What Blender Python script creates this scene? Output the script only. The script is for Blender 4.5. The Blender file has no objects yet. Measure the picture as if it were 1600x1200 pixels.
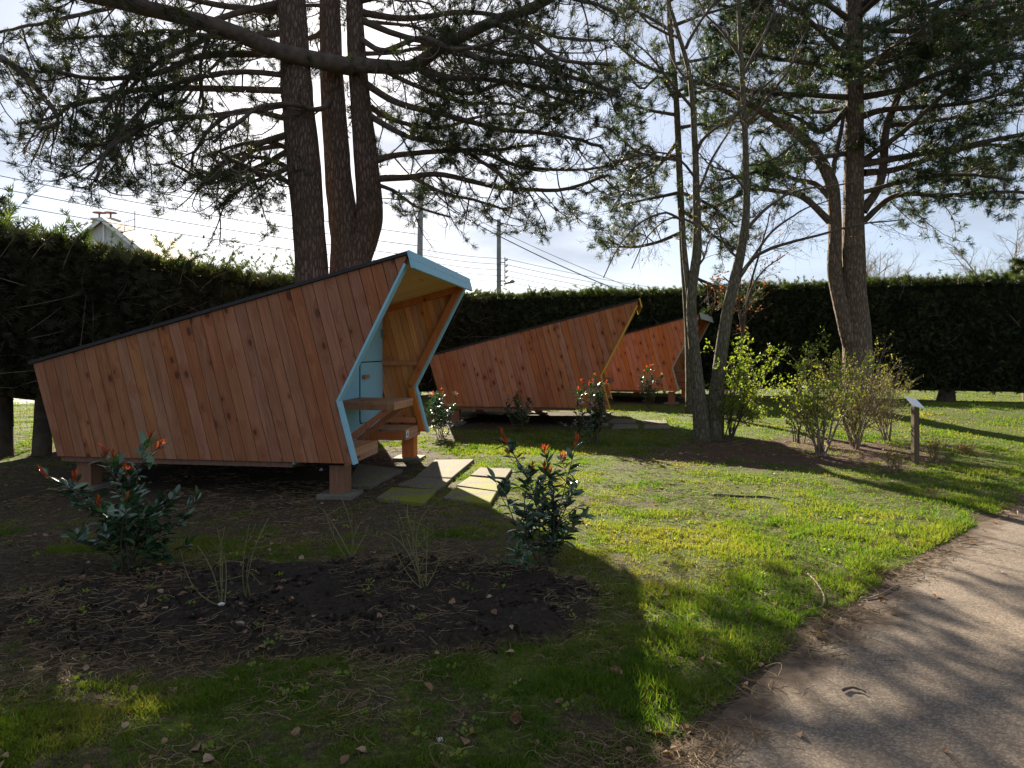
import bpy, math, random
import numpy as np
from mathutils import Vector

sc = bpy.context.scene
C = sc.collection
# ------------------------------------------------------------------ camera
EYE = 1.6
F = 1100.0
cam_d = bpy.data.cameras.new('camera')
cam = bpy.data.objects.new('camera', cam_d); C.objects.link(cam)
cam.location = (0, 0, EYE); cam.rotation_euler = (math.radians(90), 0, 0)
cam_d.sensor_width = 36; cam_d.lens = F / 1600 * 36
cam_d.shift_y = -55 / 1600
cam_d.clip_start = 0.05; cam_d.clip_end = 2000
sc.camera = cam
# ------------------------------------------------------------------ light
AZ, EL = math.radians(-15.5), math.radians(25.0)       # sun behind the pines, a little left
SUN = Vector((math.sin(AZ) * math.cos(EL), math.cos(AZ) * math.cos(EL), math.sin(EL)))
sl = bpy.data.lights.new('sun', 'SUN'); so = bpy.data.objects.new('sun', sl); C.objects.link(so)
sl.energy = 5.0; sl.angle = math.radians(0.55); sl.color = (1.0, 0.88, 0.69)
so.rotation_euler = (-SUN).to_track_quat('-Z', 'Y').to_euler(); so.location = (0, 0, 30)
w = bpy.data.worlds.new('World'); sc.world = w; w.use_nodes = True
wn = w.node_tree; wn.nodes.clear()
sky = wn.nodes.new('ShaderNodeTexSky'); sky.sky_type = 'NISHITA'; sky.sun_disc = False
sky.sun_elevation = EL; sky.sun_rotation = AZ
sky.air_density = 0.75; sky.dust_density = 0.8; sky.ozone_density = 1.2
bg = wn.nodes.new('ShaderNodeBackground'); bg.inputs[1].default_value = 0.05
wo = wn.nodes.new('ShaderNodeOutputWorld')
tc = wn.nodes.new('ShaderNodeTexCoord')
mp = wn.nodes.new('ShaderNodeMapping'); mp.inputs['Scale'].default_value = (1.0, 1.0, 3.2)
nz = wn.nodes.new('ShaderNodeTexNoise'); nz.inputs['Scale'].default_value = 3.1; nz.inputs['Detail'].default_value = 6
nz.inputs['Roughness'].default_value = 0.52
rp = wn.nodes.new('ShaderNodeValToRGB')
rp.color_ramp.elements[0].position = 0.47; rp.color_ramp.elements[0].color = (0.66,) * 3 + (1,)
rp.color_ramp.elements[1].position = 0.66; rp.color_ramp.elements[1].color = (0.9,) * 3 + (1,)
mx = wn.nodes.new('ShaderNodeMix'); mx.data_type = 'RGBA'
mx.inputs[7].default_value = (2.75, 3.1, 3.75, 1)           # thin bright cloud
wn.links.new(tc.outputs['Generated'], mp.inputs[0]); wn.links.new(mp.outputs[0], nz.inputs['Vector'])
wn.links.new(nz.outputs[0], rp.inputs[0]); wn.links.new(rp.outputs[0], mx.inputs[0])
wn.links.new(sky.outputs[0], mx.inputs[6]); wn.links.new(mx.outputs[2], bg.inputs[0])
wn.links.new(bg.outputs[0], wo.inputs[0])
sc.view_settings.view_transform = 'Standard'; sc.view_settings.look = 'None'
sc.view_settings.gamma = 1; sc.view_settings.use_curve_mapping = False
sc.view_settings.exposure = 2.0
sc.cycles.max_bounces = 8; sc.cycles.transparent_max_bounces = 8

# ------------------------------------------------------------------ helpers
rng = np.random.default_rng(7)
def Pt(px, py, d): return np.array([(px - 800) / F * d, d, EYE - (py - 545) / F * d])
def Gd(px, py, z=0.0):
    d = (EYE - z) * F / (py - 545); return np.array([(px - 800) / F * d, d, z])
def nrm(a): return a / np.maximum(np.linalg.norm(a, axis=-1, keepdims=True), 1e-9)

def hash2(ix, iy, s=0):
    h = (ix.astype(np.int64) * 374761393 + iy.astype(np.int64) * 668265263 + s * 1442695041) & 0xffffffff
    h = ((h ^ (h >> 13)) * 1274126177) & 0xffffffff
    return ((h ^ (h >> 16)) & 0xffff) / 65535.0
def vnoise(x, y, s=0):
    x = np.asarray(x, float); y = np.asarray(y, float)
    ix = np.floor(x); iy = np.floor(y); fx = x - ix; fy = y - iy
    fx = fx * fx * (3 - 2 * fx); fy = fy * fy * (3 - 2 * fy)
    a = hash2(ix, iy, s); b = hash2(ix + 1, iy, s); c = hash2(ix, iy + 1, s); d = hash2(ix + 1, iy + 1, s)
    return (a * (1 - fx) + b * fx) * (1 - fy) + (c * (1 - fx) + d * fx) * fy
def fbm(x, y, o=4, s=0):
    r = 0; a = .5; f = 1
    for i in range(o):
        r = r + a * vnoise(x * f, y * f, s + i); a *= .5; f *= 2.03
    return r / (1 - .5 ** o)
def sstep(a, b, x):
    t = np.clip((x - a) / (b - a), 0, 1); return t * t * (3 - 2 * t)

class MB:
    """collects vertices and polygons; build() links them as ONE mesh object"""
    def __init__(s): s.V = []; s.Fs = {}; s.n = 0; s.A = []; s.mi = {}
    def add(s, V, faces, attr=0.0):
        V = np.asarray(V, float).reshape(-1, 3); s.V.append(V)
        a = np.full(len(V), attr, float) if np.isscalar(attr) else np.asarray(attr, float)
        s.A.append(a)
        if isinstance(faces, np.ndarray): s.Fs.setdefault(faces.shape[1], []).append(faces + s.n)
        else:
            for f in faces: s.Fs.setdefault(len(f), []).append(np.array([f]) + s.n)
        s.n += len(V)
    def box(s, lo, hi, attr=0.0, fr=None):
        x0, y0, z0 = lo; x1, y1, z1 = hi
        V = np.array([[x0,y0,z0],[x1,y0,z0],[x1,y1,z0],[x0,y1,z0],[x0,y0,z1],[x1,y0,z1],[x1,y1,z1],[x0,y1,z1]], float)
        if fr is not None: V = fr(V)
        s.add(V, np.array([[0,3,2,1],[4,5,6,7],[0,1,5,4],[1,2,6,5],[2,3,7,6],[3,0,4,7]]), attr)
    def prism(s, poly, a, b, attr=0.0, bev=0.0):
        """poly in (u,z), extruded along v from a to b; optional tiny bevel at both ends"""
        p = np.asarray(poly, float); n = len(p)
        ar = sum(p[i][0]*p[(i+1)%n][1]-p[(i+1)%n][0]*p[i][1] for i in range(n))
        if ar < 0: p = p[::-1]
        if bev:
            c = p.mean(0); d = nrm(c - p)
            pi = p + d * bev * 1.3
            rings = [(pi, a), (p, a + bev), (p, b - bev), (pi, b)]
        else: rings = [(p, a), (p, b)]
        V = np.concatenate([np.c_[q[:,0], np.full(n, v), q[:,1]] for q, v in rings])
        Q = []
        for r in range(len(rings) - 1):
            for i in range(n):
                j = (i + 1) % n; Q.append([r*n+i, r*n+j, (r+1)*n+j, (r+1)*n+i])
        s.add(V, [list(range(n)), [ (len(rings)-1)*n + n-1-i for i in range(n)]] + Q, attr)
    def tubes(s, P, R, k=5, attr=None, cap=False):
        """P (N,n,3), R (N,n)"""
        P = np.asarray(P, float); R = np.asarray(R, float)
        if P.ndim == 2: P = P[None]; R = R[None]
        N, n, _ = P.shape
        T = np.empty_like(P); T[:, 1:-1] = P[:, 2:] - P[:, :-2]; T[:, 0] = P[:, 1] - P[:, 0]; T[:, -1] = P[:, -1] - P[:, -2]
        T = nrm(T); D = nrm(P[:, -1] - P[:, 0])
        ref = np.where(np.abs(D[:, 2:3]) > .8, np.array([[1., 0, 0]]), np.array([[0, 0, 1.]]))[:, None, :]
        A = nrm(np.cross(T, np.broadcast_to(ref, T.shape))); B = np.cross(T, A)
        th = np.arange(k) / k * 2 * math.pi
        V = P[:, :, None, :] + R[:, :, None, None] * (np.cos(th)[None, None, :, None] * A[:, :, None, :] + np.sin(th)[None, None, :, None] * B[:, :, None, :])
        base = (np.arange(N) * n * k)[:, None, None]
        i = np.arange(n - 1)[None, :, None]; j = np.arange(k)[None, None, :]; j2 = (j + 1) % k
        q = np.stack([base + i*k + j, base + i*k + j2, base + (i+1)*k + j2, base + (i+1)*k + j], -1).reshape(-1, 4)
        at = 0.0 if attr is None else (attr if np.isscalar(attr) else np.repeat(attr, n * k))
        s.add(V.reshape(-1, 3), q, at)
        if cap:
            s2 = s.n - N*n*k
            for m in range(N):
                s.Fs.setdefault(k, []).append(np.array([[s2 + m*n*k + (n-1)*k + t for t in range(k)]]))
                s.Fs.setdefault(k, []).append(np.array([[s2 + m*n*k + (k-1-t) for t in range(k)]]))
    def leaves(s, B, D, U, S, Tm, faces, attr=0.0, W=None):
        """stamp template Tm (k,3: side, along, normal) at bases B along D"""
        B = np.asarray(B, float); D = nrm(np.asarray(D, float)); N = len(B)
        X = nrm(np.cross(D, U)); Z = np.cross(X, D)
        S = np.broadcast_to(np.asarray(S, float), (N,))[:, None, None]
        Wd = S if W is None else np.broadcast_to(np.asarray(W, float), (N,))[:, None, None]
        V = B[:, None, :] + Wd * Tm[None, :, 0:1] * X[:, None, :] + S * Tm[None, :, 1:2] * D[:, None, :] + S * Tm[None, :, 2:3] * Z[:, None, :]
        k = len(Tm)
        at = attr if np.isscalar(attr) else np.repeat(np.asarray(attr), k)
        V = V.reshape(-1, 3)
        first = s.n
        s.V.append(V); s.A.append(np.full(len(V), at) if np.isscalar(at) else at); s.n += len(V)
        for f in faces:
            f = np.array(f); s.Fs.setdefault(len(f), []).append(first + (np.arange(N) * k)[:, None] + f[None, :])
    def build(s, name, m, parent=None, smooth=False, uv=None, **kw):
        V = np.concatenate(s.V) if s.V else np.zeros((0, 3))
        me = bpy.data.meshes.new(name)
        loops = []; starts = []; tot = 0
        for k, L in s.Fs.items():
            f = np.concatenate(L); loops.append(f.reshape(-1)); starts.append(tot + np.arange(len(f)) * k); tot += f.size
        loops = np.concatenate(loops).astype(np.int32); starts = np.concatenate(starts).astype(np.int32)
        me.vertices.add(len(V)); me.vertices.foreach_set('co', V.astype(np.float32).reshape(-1))
        me.loops.add(len(loops)); me.loops.foreach_set('vertex_index', loops)
        me.polygons.add(len(starts)); me.polygons.foreach_set('loop_start', starts)
        me.update(calc_edges=True)
        a = me.attributes.new('rnd', 'FLOAT', 'POINT'); a.data.foreach_set('value', np.concatenate(s.A).astype(np.float32))
        me.polygons.foreach_set('use_smooth', np.full(len(starts), bool(smooth)))
        me.materials.append(m)
        o = bpy.data.objects.new(name, me); C.objects.link(o)
        if parent is not None: o.parent = parent
        for k, v in kw.items(): o[k] = v
        return o

def thing(name, label, cat, loc=(0, 0, 0), rz=0.0, group=None):
    o = bpy.data.objects.new(name, None); C.objects.link(o); o.empty_display_size = .2
    o.location = tuple(float(v) for v in loc); o.rotation_euler = (0, 0, rz)
    o['label'] = label; o['category'] = cat
    if group: o['group'] = group
    return o
def tag(o, label, cat, group=None):
    o['label'] = label; o['category'] = cat
    if group: o['group'] = group
    return o

# ------------------------------------------------------------------ materials
class NM:
    def __init__(s, name):
        s.m = bpy.data.materials.new(name); s.m.use_nodes = True; s.t = s.m.node_tree; s.t.nodes.clear()
        s.out = s.n('OutputMaterial'); s.b = s.n('BsdfPrincipled'); s.l(s.b.outputs[0], s.out.inputs[0])
    def n(s, k, **kw):
        x = s.t.nodes.new('ShaderNode' + k)
        for a, v in kw.items(): setattr(x, a, v)
        return x
    def l(s, a, b): s.t.links.new(a, b)
    def s_(s, node, i, v):
        if hasattr(v, 'is_linked') or isinstance(v, bpy.types.NodeSocket): s.l(v, node.inputs[i])
        else: node.inputs[i].default_value = v
    def math(s, op, a, b=0.0, c=None):
        x = s.n('Math', operation=op); s.s_(x, 0, a); s.s_(x, 1, b)
        if c is not None: s.s_(x, 2, c)
        return x.outputs[0]
    def attr(s, name): return s.n('Attribute', attribute_name=name).outputs['Fac']
    def obj(s): return s.n('TexCoord').outputs['Object']
    def mapping(s, v, sc=(1, 1, 1), rot=(0, 0, 0)):
        x = s.n('Mapping'); s.l(v, x.inputs[0]); x.inputs['Scale'].default_value = sc; x.inputs['Rotation'].default_value = rot; return x.outputs[0]
    def noise(s, v, scale, det=4, rough=.55, dist=0.0):
        x = s.n('TexNoise'); 
        if v is not None: s.l(v, x.inputs['Vector'])
        x.inputs['Scale'].default_value = scale; x.inputs['Detail'].default_value = det; x.inputs['Roughness'].default_value = rough
        x.inputs['Distortion'].default_value = dist; return x.outputs[0]
    def voro(s, v, scale, feat='F1'):
        x = s.n('TexVoronoi', feature=feat); s.l(v, x.inputs['Vector']); x.inputs['Scale'].default_value = scale; return x
    def ramp(s, f, st):
        x = s.n('ValToRGB'); s.l(f, x.inputs[0]); e = x.color_ramp.elements
        while len(e) < len(st): e.new(.5)
        for i, (p, c) in enumerate(st):
            e[i].position = p; e[i].color = (c if isinstance(c, tuple) else (c, c, c)) + (1,)
        return x.outputs[0]
    def mix(s, f, a, b, bt='MIX'):
        x = s.n('Mix', data_type='RGBA', blend_type=bt); s.s_(x, 0, f)
        for i, v in ((6, a), (7, b)):
            if isinstance(v, tuple): x.inputs[i].default_value = v + (1,)
            else: s.l(v, x.inputs[i])
        return x.outputs[2]
    def bump(s, h, st=.3, d=.01, prev=None):
        x = s.n('Bump'); s.l(h, x.inputs['Height']); x.inputs['Strength'].default_value = st; x.inputs['Distance'].default_value = d
        if prev is not None: s.l(prev, x.inputs['Normal'])
        return x.outputs[0]
    def fin(s, col=None, rough=None, normal=None, spec=None, metal=None, transl=0.0, tcol=None):
        if col is not None:
            if isinstance(col, tuple): s.b.inputs['Base Color'].default_value = col + (1,)
            else: s.l(col, s.b.inputs['Base Color'])
        if rough is not None: s.s_(s.b, 'Roughness', rough)
        if normal is not None: s.l(normal, s.b.inputs['Normal'])
        if spec is not None: s.b.inputs['Specular IOR Level'].default_value = spec
        if metal is not None: s.b.inputs['Metallic'].default_value = metal
        if transl:
            t = s.n('BsdfTranslucent'); c = tcol if tcol is not None else col
            if isinstance(c, tuple): t.inputs[0].default_value = c + (1,)
            else: s.l(c, t.inputs[0])
            x = s.n('MixShader'); x.inputs[0].default_value = transl
            s.l(s.b.outputs[0], x.inputs[1]); s.l(t.outputs[0], x.inputs[2]); s.l(x.outputs[0], s.out.inputs[0])
        return s.m

def wood(name, c1, c2, knot=(.07, .022, .012), axis='tilt', var=.5, kn=1.0, gr=(1, 1), rough=.62, ang=0.0, weather=0.0):
    """planed softwood: grain along the local z axis after turning by ang about y; knots and per-board tone"""
    N = NM(name); r = N.attr('rnd'); o = N.obj()
    rot = N.mapping(o, rot=(0, ang, 0))
    cx = N.n('CombineXYZ'); N.l(N.math('MULTIPLY', r, 31.7), cx.inputs[0]); N.l(N.math('MULTIPLY', r, 57.3), cx.inputs[2]); N.l(N.math('MULTIPLY', r, 17.0), cx.inputs[1])
    va = N.n('VectorMath', operation='ADD'); N.l(rot, va.inputs[0]); N.l(cx.outputs[0], va.inputs[1]); v = va.outputs[0]
    kv = N.mapping(v, sc=(1, .12, .55))
    vo = N.voro(kv, 7.5); vo.inputs['Randomness'].default_value = .95
    dist = vo.outputs['Distance']
    sx = N.n('SeparateColor'); N.l(vo.outputs['Color'], sx.inputs[0])
    size = N.math('MULTIPLY', N.math('POWER', sx.outputs[0], 1.15), .29 * kn)
    kmask = N.math('SUBTRACT', 1.0, N.n('MapRange').outputs[0]) if False else None
    mr = N.n('MapRange', interpolation_type='SMOOTHSTEP'); N.l(dist, mr.inputs[0])
    N.l(N.math('MULTIPLY', size, .55), mr.inputs[1]); N.l(N.math('ADD', size, .012), mr.inputs[2]); mr.inputs[3].default_value = 1; mr.inputs[4].default_value = 0
    kmask = mr.outputs[0]
    mr2 = N.n('MapRange', interpolation_type='SMOOTHSTEP'); N.l(dist, mr2.inputs[0]); N.l(size, mr2.inputs[1]); N.l(N.math('MULTIPLY', size, 2.9), mr2.inputs[2]); mr2.inputs[3].default_value = 1; mr2.inputs[4].default_value = 0
    halo = mr2.outputs[0]
    gv = N.mapping(v, sc=(26, 26, 1.5))
    warp = N.n('VectorMath', operation='ADD'); N.l(gv, warp.inputs[0])
    cw = N.n('CombineXYZ'); N.l(N.math('MULTIPLY', halo, 1.6), cw.inputs[0]); N.l(cw.outputs[0], warp.inputs[1])
    g1 = N.noise(warp.outputs[0], 1.0, 5, .62, .9); g2 = N.noise(N.mapping(v, sc=(120, 120, 4)), 1.0, 3, .6)
    big = N.noise(N.mapping(v, sc=(3, 3, .9)), 1.0, 3)
    base = N.mix(N.ramp(g1, [(.34, 0.0), (.66, 1.0)]), c1, c2)
    tone = N.math('ADD', 1 - var * .5, N.math('MULTIPLY', r, var))
    hv = N.n('HueSaturation'); N.l(base, hv.inputs['Color']); N.l(tone, hv.inputs['Value'])
    N.l(N.math('ADD', .497, N.math('MULTIPLY', N.math('FRACT', N.math('MULTIPLY', r, 7.13)), .010)), hv.inputs['Hue'])
    N.l(N.math('ADD', .86, N.math('MULTIPLY', N.math('FRACT', N.math('MULTIPLY', r, 3.71)), .22)), hv.inputs['Saturation'])
    col = N.mix(N.math('MULTIPLY', N.ramp(big, [(.35, 0.0), (.7, 1.0)]), .34), hv.outputs[0], (c1[0]*.5, c1[1]*.45, c1[2]*.42))
    col = N.mix(N.math('MULTIPLY', halo, .42), col, (c1[0]*.52, c1[1]*.36, c1[2]*.3))
    col = N.mix(N.math('MULTIPLY', kmask, .88), col, knot)
    col = N.mix(N.math('MULTIPLY', N.ramp(g2, [(.4, 0.0), (.75, 1.0)]), .22), col, (c1[0]*.45, c1[1]*.4, c1[2]*.4))
    if weather:
        o2 = N.noise(N.mapping(o, sc=(1.6, 1.6, 1.1)), 1.0, 5)
        col = N.mix(N.math('MULTIPLY', N.ramp(o2, [(.45, 0.0), (.72, 1.0)]), weather), col, (.19, .10, .06))
    nb = N.bump(g1, .22, .004); nb = N.bump(g2, .2, .002, nb)
    return N.fin(col, N.math('ADD', rough - .05, N.math('MULTIPLY', g1, .25)), nb, spec=.2)

def paint(name, c, rough=.5, worn=.25):
    N = NM(name); o = N.obj(); n1 = N.noise(N.mapping(o, sc=(6, 40, 6)), 1.0, 5); n2 = N.noise(o, 9.0, 4)
    col = N.mix(N.math('MULTIPLY', N.ramp(n1, [(.4, 0.0), (.8, 1.0)]), worn), c, tuple(x * .55 for x in c))
    col = N.mix(N.math('MULTIPLY', N.ramp(n2, [(.45, 0.0), (.8, 1.0)]), worn * .8), col, tuple(min(1, x * 1.2 + .04) for x in c))
    return N.fin(col, rough, N.bump(n1, .2, .003), spec=.4)

def bark(name, c1, c2, c3, sc=1.0, bs=.9):
    N = NM(name); o = N.obj(); v = N.mapping(o, sc=(19*sc, 19*sc, 5.2*sc))
    wv = N.n('VectorMath', operation='ADD'); N.l(v, wv.inputs[0])
    nn = N.n('TexNoise'); N.l(v, nn.inputs['Vector']); nn.inputs['Scale'].default_value = 1.3; nn.inputs['Detail'].default_value = 4
    N.l(nn.outputs['Color'], wv.inputs[1])
    vo = N.voro(wv.outputs[0], 1.0, 'DISTANCE_TO_EDGE'); e = N.ramp(vo.outputs['Distance'], [(.0, 0.0), (.28, 1.0)])
    n1 = N.noise(v, 2.2, 6, .65); n2 = N.noise(o, 1.4, 4); n3 = N.noise(N.mapping(o, sc=(40, 40, 14)), 1.0, 4)
    col = N.mix(e, c3, N.mix(N.ramp(n1, [(.3, 0.0), (.7, 1.0)]), c1, c2))
    col = N.mix(N.math('MULTIPLY', N.ramp(n2, [(.45, 0.0), (.7, 1.0)]), .5), col, (c1[0]*.6, c1[1]*.72, c1[2]*.5))
    nb = N.bump(e, bs, .02); nb = N.bump(n1, .5, .012, nb); nb = N.bump(n3, .3, .004, nb)
    return N.fin(col, .88, nb, spec=.2)

def foliage(name, c1, c2, transl=.4, rough=.5, spec=.4, tmul=(1.3, 1.5, .7), c3=None, obj_sc=1.2):
    N = NM(name); r = N.attr('rnd'); n = N.noise(N.obj(), obj_sc, 3)
    f = N.math('ADD', N.math('MULTIPLY', r, .65), N.math('MULTIPLY', n, .45))
    st = [(.15, c1), (.85, c2)] if c3 is None else [(.12, c1), (.6, c2), (.9, c3)]
    col = N.ramp(f, st)
    tcol = N.mix(1.0, col, tmul, 'MULTIPLY')
    return N.fin(col, rough, None, spec, transl=transl, tcol=tcol)

M = {}
PA = math.atan2(2.575 - 1.43, .6 + 3.79)          # roof pitch
M['clad1'] = wood('larch_cladding_brown', (.385, .148, .064), (.26, .092, .037), ang=PA, weather=.22, var=.2)
M['clad2'] = wood('larch_cladding_red', (.50, .185, .080), (.36, .118, .048), ang=PA, weather=.1, var=.2)
M['clad3'] = wood('larch_cladding_orange', (.58, .225, .095), (.44, .155, .06), ang=PA, weather=.05, var=.2)
M['beam'] = wood('orange_beam', (.62, .21, .07), (.48, .145, .045), kn=.6, var=.3)
M['inner'] = wood('inner_boards', (.74, .30, .09), (.58, .20, .055), ang=PA, kn=.9, var=.35)
M['ply'] = wood('ceiling_panel', (.80, .46, .16), (.70, .37, .12), kn=.4, var=.15, ang=math.pi/2)
M['slab_wood'] = wood('table_boards', (.46, .24, .13), (.36, .17, .09), kn=.7, var=.3, ang=0)
M['post'] = wood('post_wood', (.30, .15, .09), (.2, .10, .06), kn=.5, var=.4, weather=.4)
M['old_post'] = wood('weathered_post', (.13, .095, .055), (.08, .06, .035), kn=.3, var=.3, weather=.3)
M['blue'] = paint('pale_blue_paint', (.25, .49, .585)); M['yellow'] = paint('yellow_paint', (.66, .40, .05)); M['sage'] = paint('grey_green_paint', (.38, .42, .34))
N = NM('roof_membrane'); o_ = N.obj(); n_ = N.noise(o_, 60, 3); N.fin(N.ramp(n_, [(.3, .012), (.8, .035)]), .8, N.bump(n_, .4, .004)); M['roof'] = N.m
N = NM('dark_gap'); N.fin((.01, .01, .01), .9); M['dark'] = N.m
N = NM('grey_metal'); n_ = N.noise(N.obj(), 30, 3); N.fin(N.ramp(n_, [(.3, .22), (.7, .34)]), .4, metal=.8); M['metal'] = N.m
N = NM('concrete'); o_ = N.obj(); n1 = N.noise(o_, 7, 6); n2 = N.noise(o_, 90, 3)
N.fin(N.mix(N.math('MULTIPLY', N.ramp(n2, [(.4, 0.0), (.7, 1.0)]), .5), N.ramp(n1, [(.3, (.10, .085, .065)), (.7, (.19, .17, .135))]), (.10, .085, .06)), .9, N.bump(n2, .5, .006)); M['concrete'] = N.m
def paver_mat(name, moss):
    N = NM(name); o = N.obj(); vo = N.voro(o, 75); n1 = N.noise(o, 5, 5); n2 = N.noise(o, 3.2, 5, .6)
    sx = N.n('SeparateColor'); N.l(vo.outputs['Color'], sx.inputs[0])
    peb = N.ramp(sx.outputs[0], [(.1, (.06, .05, .034)), (.5, (.125, .104, .072)), (.95, (.22, .185, .13))])
    col = N.mix(N.ramp(vo.outputs['Distance'], [(.35, 0.0), (.75, .8)]), peb, (.09, .075, .055))
    col = N.mix(N.math('MULTIPLY', n1, .45), col, (.12, .10, .07))
    mm = N.ramp(N.math('ADD', n2, N.math('MULTIPLY', N.noise(o, 40, 3), .15)), [(.66 - moss, 0.0), (.72 - moss, 1.0)])
    col = N.mix(mm, col, N.ramp(N.noise(o, 60, 3), [(.3, (.07, .085, .008)), (.7, (.20, .19, .015))]))
    return N.fin(col, .88, N.bump(vo.outputs['Distance'], -.5, .005), spec=.25)
M['paver'] = paver_mat('pebble_concrete', .0); M['paver_moss'] = paver_mat('mossy_pebble_concrete', .135)
M['bark1'] = bark('pine_bark', (.15, .10, .078), (.225, .155, .12), (.055, .038, .03))
M['bark2'] = bark('pine_bark_grey', (.19, .135, .10), (.29, .21, .16), (.075, .053, .04))
M['bark3'] = bark('smooth_bark', (.12, .105, .068), (.22, .19, .13), (.06, .05, .033), 1.3, .35)
N = NM('twig_bark'); n_ = N.noise(N.obj(), 8, 3); N.fin(N.ramp(n_, [(.3, (.045, .032, .024)), (.7, (.11, .08, .055))]), .85); M['twig'] = N.m
N = NM('pale_twig'); n_ = N.noise(N.obj(), 8, 3); N.fin(N.ramp(n_, [(.3, (.13, .09, .06)), (.7, (.28, .21, .14))]), .8); M['twig_pale'] = N.m
N = NM('green_stem'); n_ = N.noise(N.obj(), 14, 3); N.fin(N.ramp(n_, [(.3, (.09, .085, .03)), (.7, (.19, .165, .06))]), .6); M['stem'] = N.m
M['needle'] = foliage('pine_needles', (.016, .024, .013), (.040, .055, .022), .2, .5, .3, c3=(.10, .085, .035))
M['needle2'] = foliage('pine_needles_green', (.020, .036, .018), (.05, .08, .034), .25, .5, .3, c3=(.10, .11, .04))
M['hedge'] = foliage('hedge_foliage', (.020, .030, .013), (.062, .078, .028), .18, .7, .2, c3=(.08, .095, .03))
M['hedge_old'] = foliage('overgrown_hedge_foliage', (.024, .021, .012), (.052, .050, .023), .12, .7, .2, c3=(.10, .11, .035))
M['sprig'] = foliage('hedge_sprigs', (.035, .052, .016), (.08, .10, .032), .3, .6, .25)
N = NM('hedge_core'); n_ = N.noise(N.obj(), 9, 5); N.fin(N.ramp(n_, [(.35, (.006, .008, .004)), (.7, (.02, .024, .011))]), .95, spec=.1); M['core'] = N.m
M['photinia'] = foliage('glossy_leaf', (.018, .045, .024), (.04, .085, .038), .16, .22, .6, c3=(.07, .13, .04))
M['photinia'].node_tree.nodes['Principled BSDF'].inputs['Coat Weight'].default_value = .3
M['red_leaf'] = foliage('red_young_leaf', (.30, .045, .02), (.45, .12, .03), .45, .35, .4, tmul=(1.3, 1.0, .8))
M['lime'] = foliage('light_green_leaf', (.085, .13, .022), (.17, .22, .035), .5, .5, .3, c3=(.27, .24, .05), tmul=(1.4, 1.5, .6))
M['brownleaf'] = foliage('dry_leaf', (.16, .10, .045), (.25, .17, .06), .4, .7, .2, c3=(.2, .21, .05))
M['olive'] = foliage('olive_leaf', (.13, .10, .03), (.19, .18, .045), .45, .6, .2, c3=(.24, .17, .06))
M['rust'] = foliage('rust_leaf', (.20, .055, .02), (.33, .11, .04), .4, .7, .2)
M['grass'] = foliage('grass_blades', (.05, .105, .012), (.11, .155, .020), .55, .6, .2, c3=(.21, .175, .06), tmul=(1.4, 1.5, .5), obj_sc=.9)
M['litter'] = foliage('dry_needles', (.07, .045, .025), (.19, .125, .065), .15, .8, .2, c3=(.34, .25, .145))
M['deadleaf'] = foliage('dead_leaves', (.11, .055, .03), (.22, .12, .065), .2, .75, .25, c3=(.36, .25, .16))

# ------------------------------------------------------------------ ground
EDGE = np.array([[-9, -6.9], [-2.4, -.3], [-.4, 1.70], [.0, 2.12], [.6, 2.73], [1.18, 3.42], [2.09, 4.35], [3.15, 5.42], [5.33, 7.33], [8.2, 9.6], [13, 12.8], [24, 18.5]])
def edge_dist(x, y):
    """signed distance to the path's left edge: positive on the lawn side"""
    x = np.asarray(x, float); y = np.asarray(y, float)
    best = np.full(x.shape, 1e9); sgn = np.ones(x.shape)
    for a, b in zip(EDGE[:-1], EDGE[1:]):
        d = b - a; L = d @ d
        t = np.clip(((x - a[0]) * d[0] + (y - a[1]) * d[1]) / L, 0, 1)
        qx = x - a[0] - t * d[0]; qy = y - a[1] - t * d[1]; r = np.hypot(qx, qy)
        s = np.sign(d[0] * (y - a[1]) - d[1] * (x - a[0])); m = r < best
        best = np.where(m, r, best); sgn = np.where(m, s, sgn)
    return best * sgn
CAB = [(-1.675, 7.4, -8.63), (1.97, 14.3, -8.9), (4.74, 20.1, -22.0)]
CW = 2.93
def cab_uv(x, y, c):
    a = math.radians(c[2]); dx = x - c[0]; dy = y - c[1]
    return dx * math.cos(a) + dy * math.sin(a), -dx * math.sin(a) + dy * math.cos(a)
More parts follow.
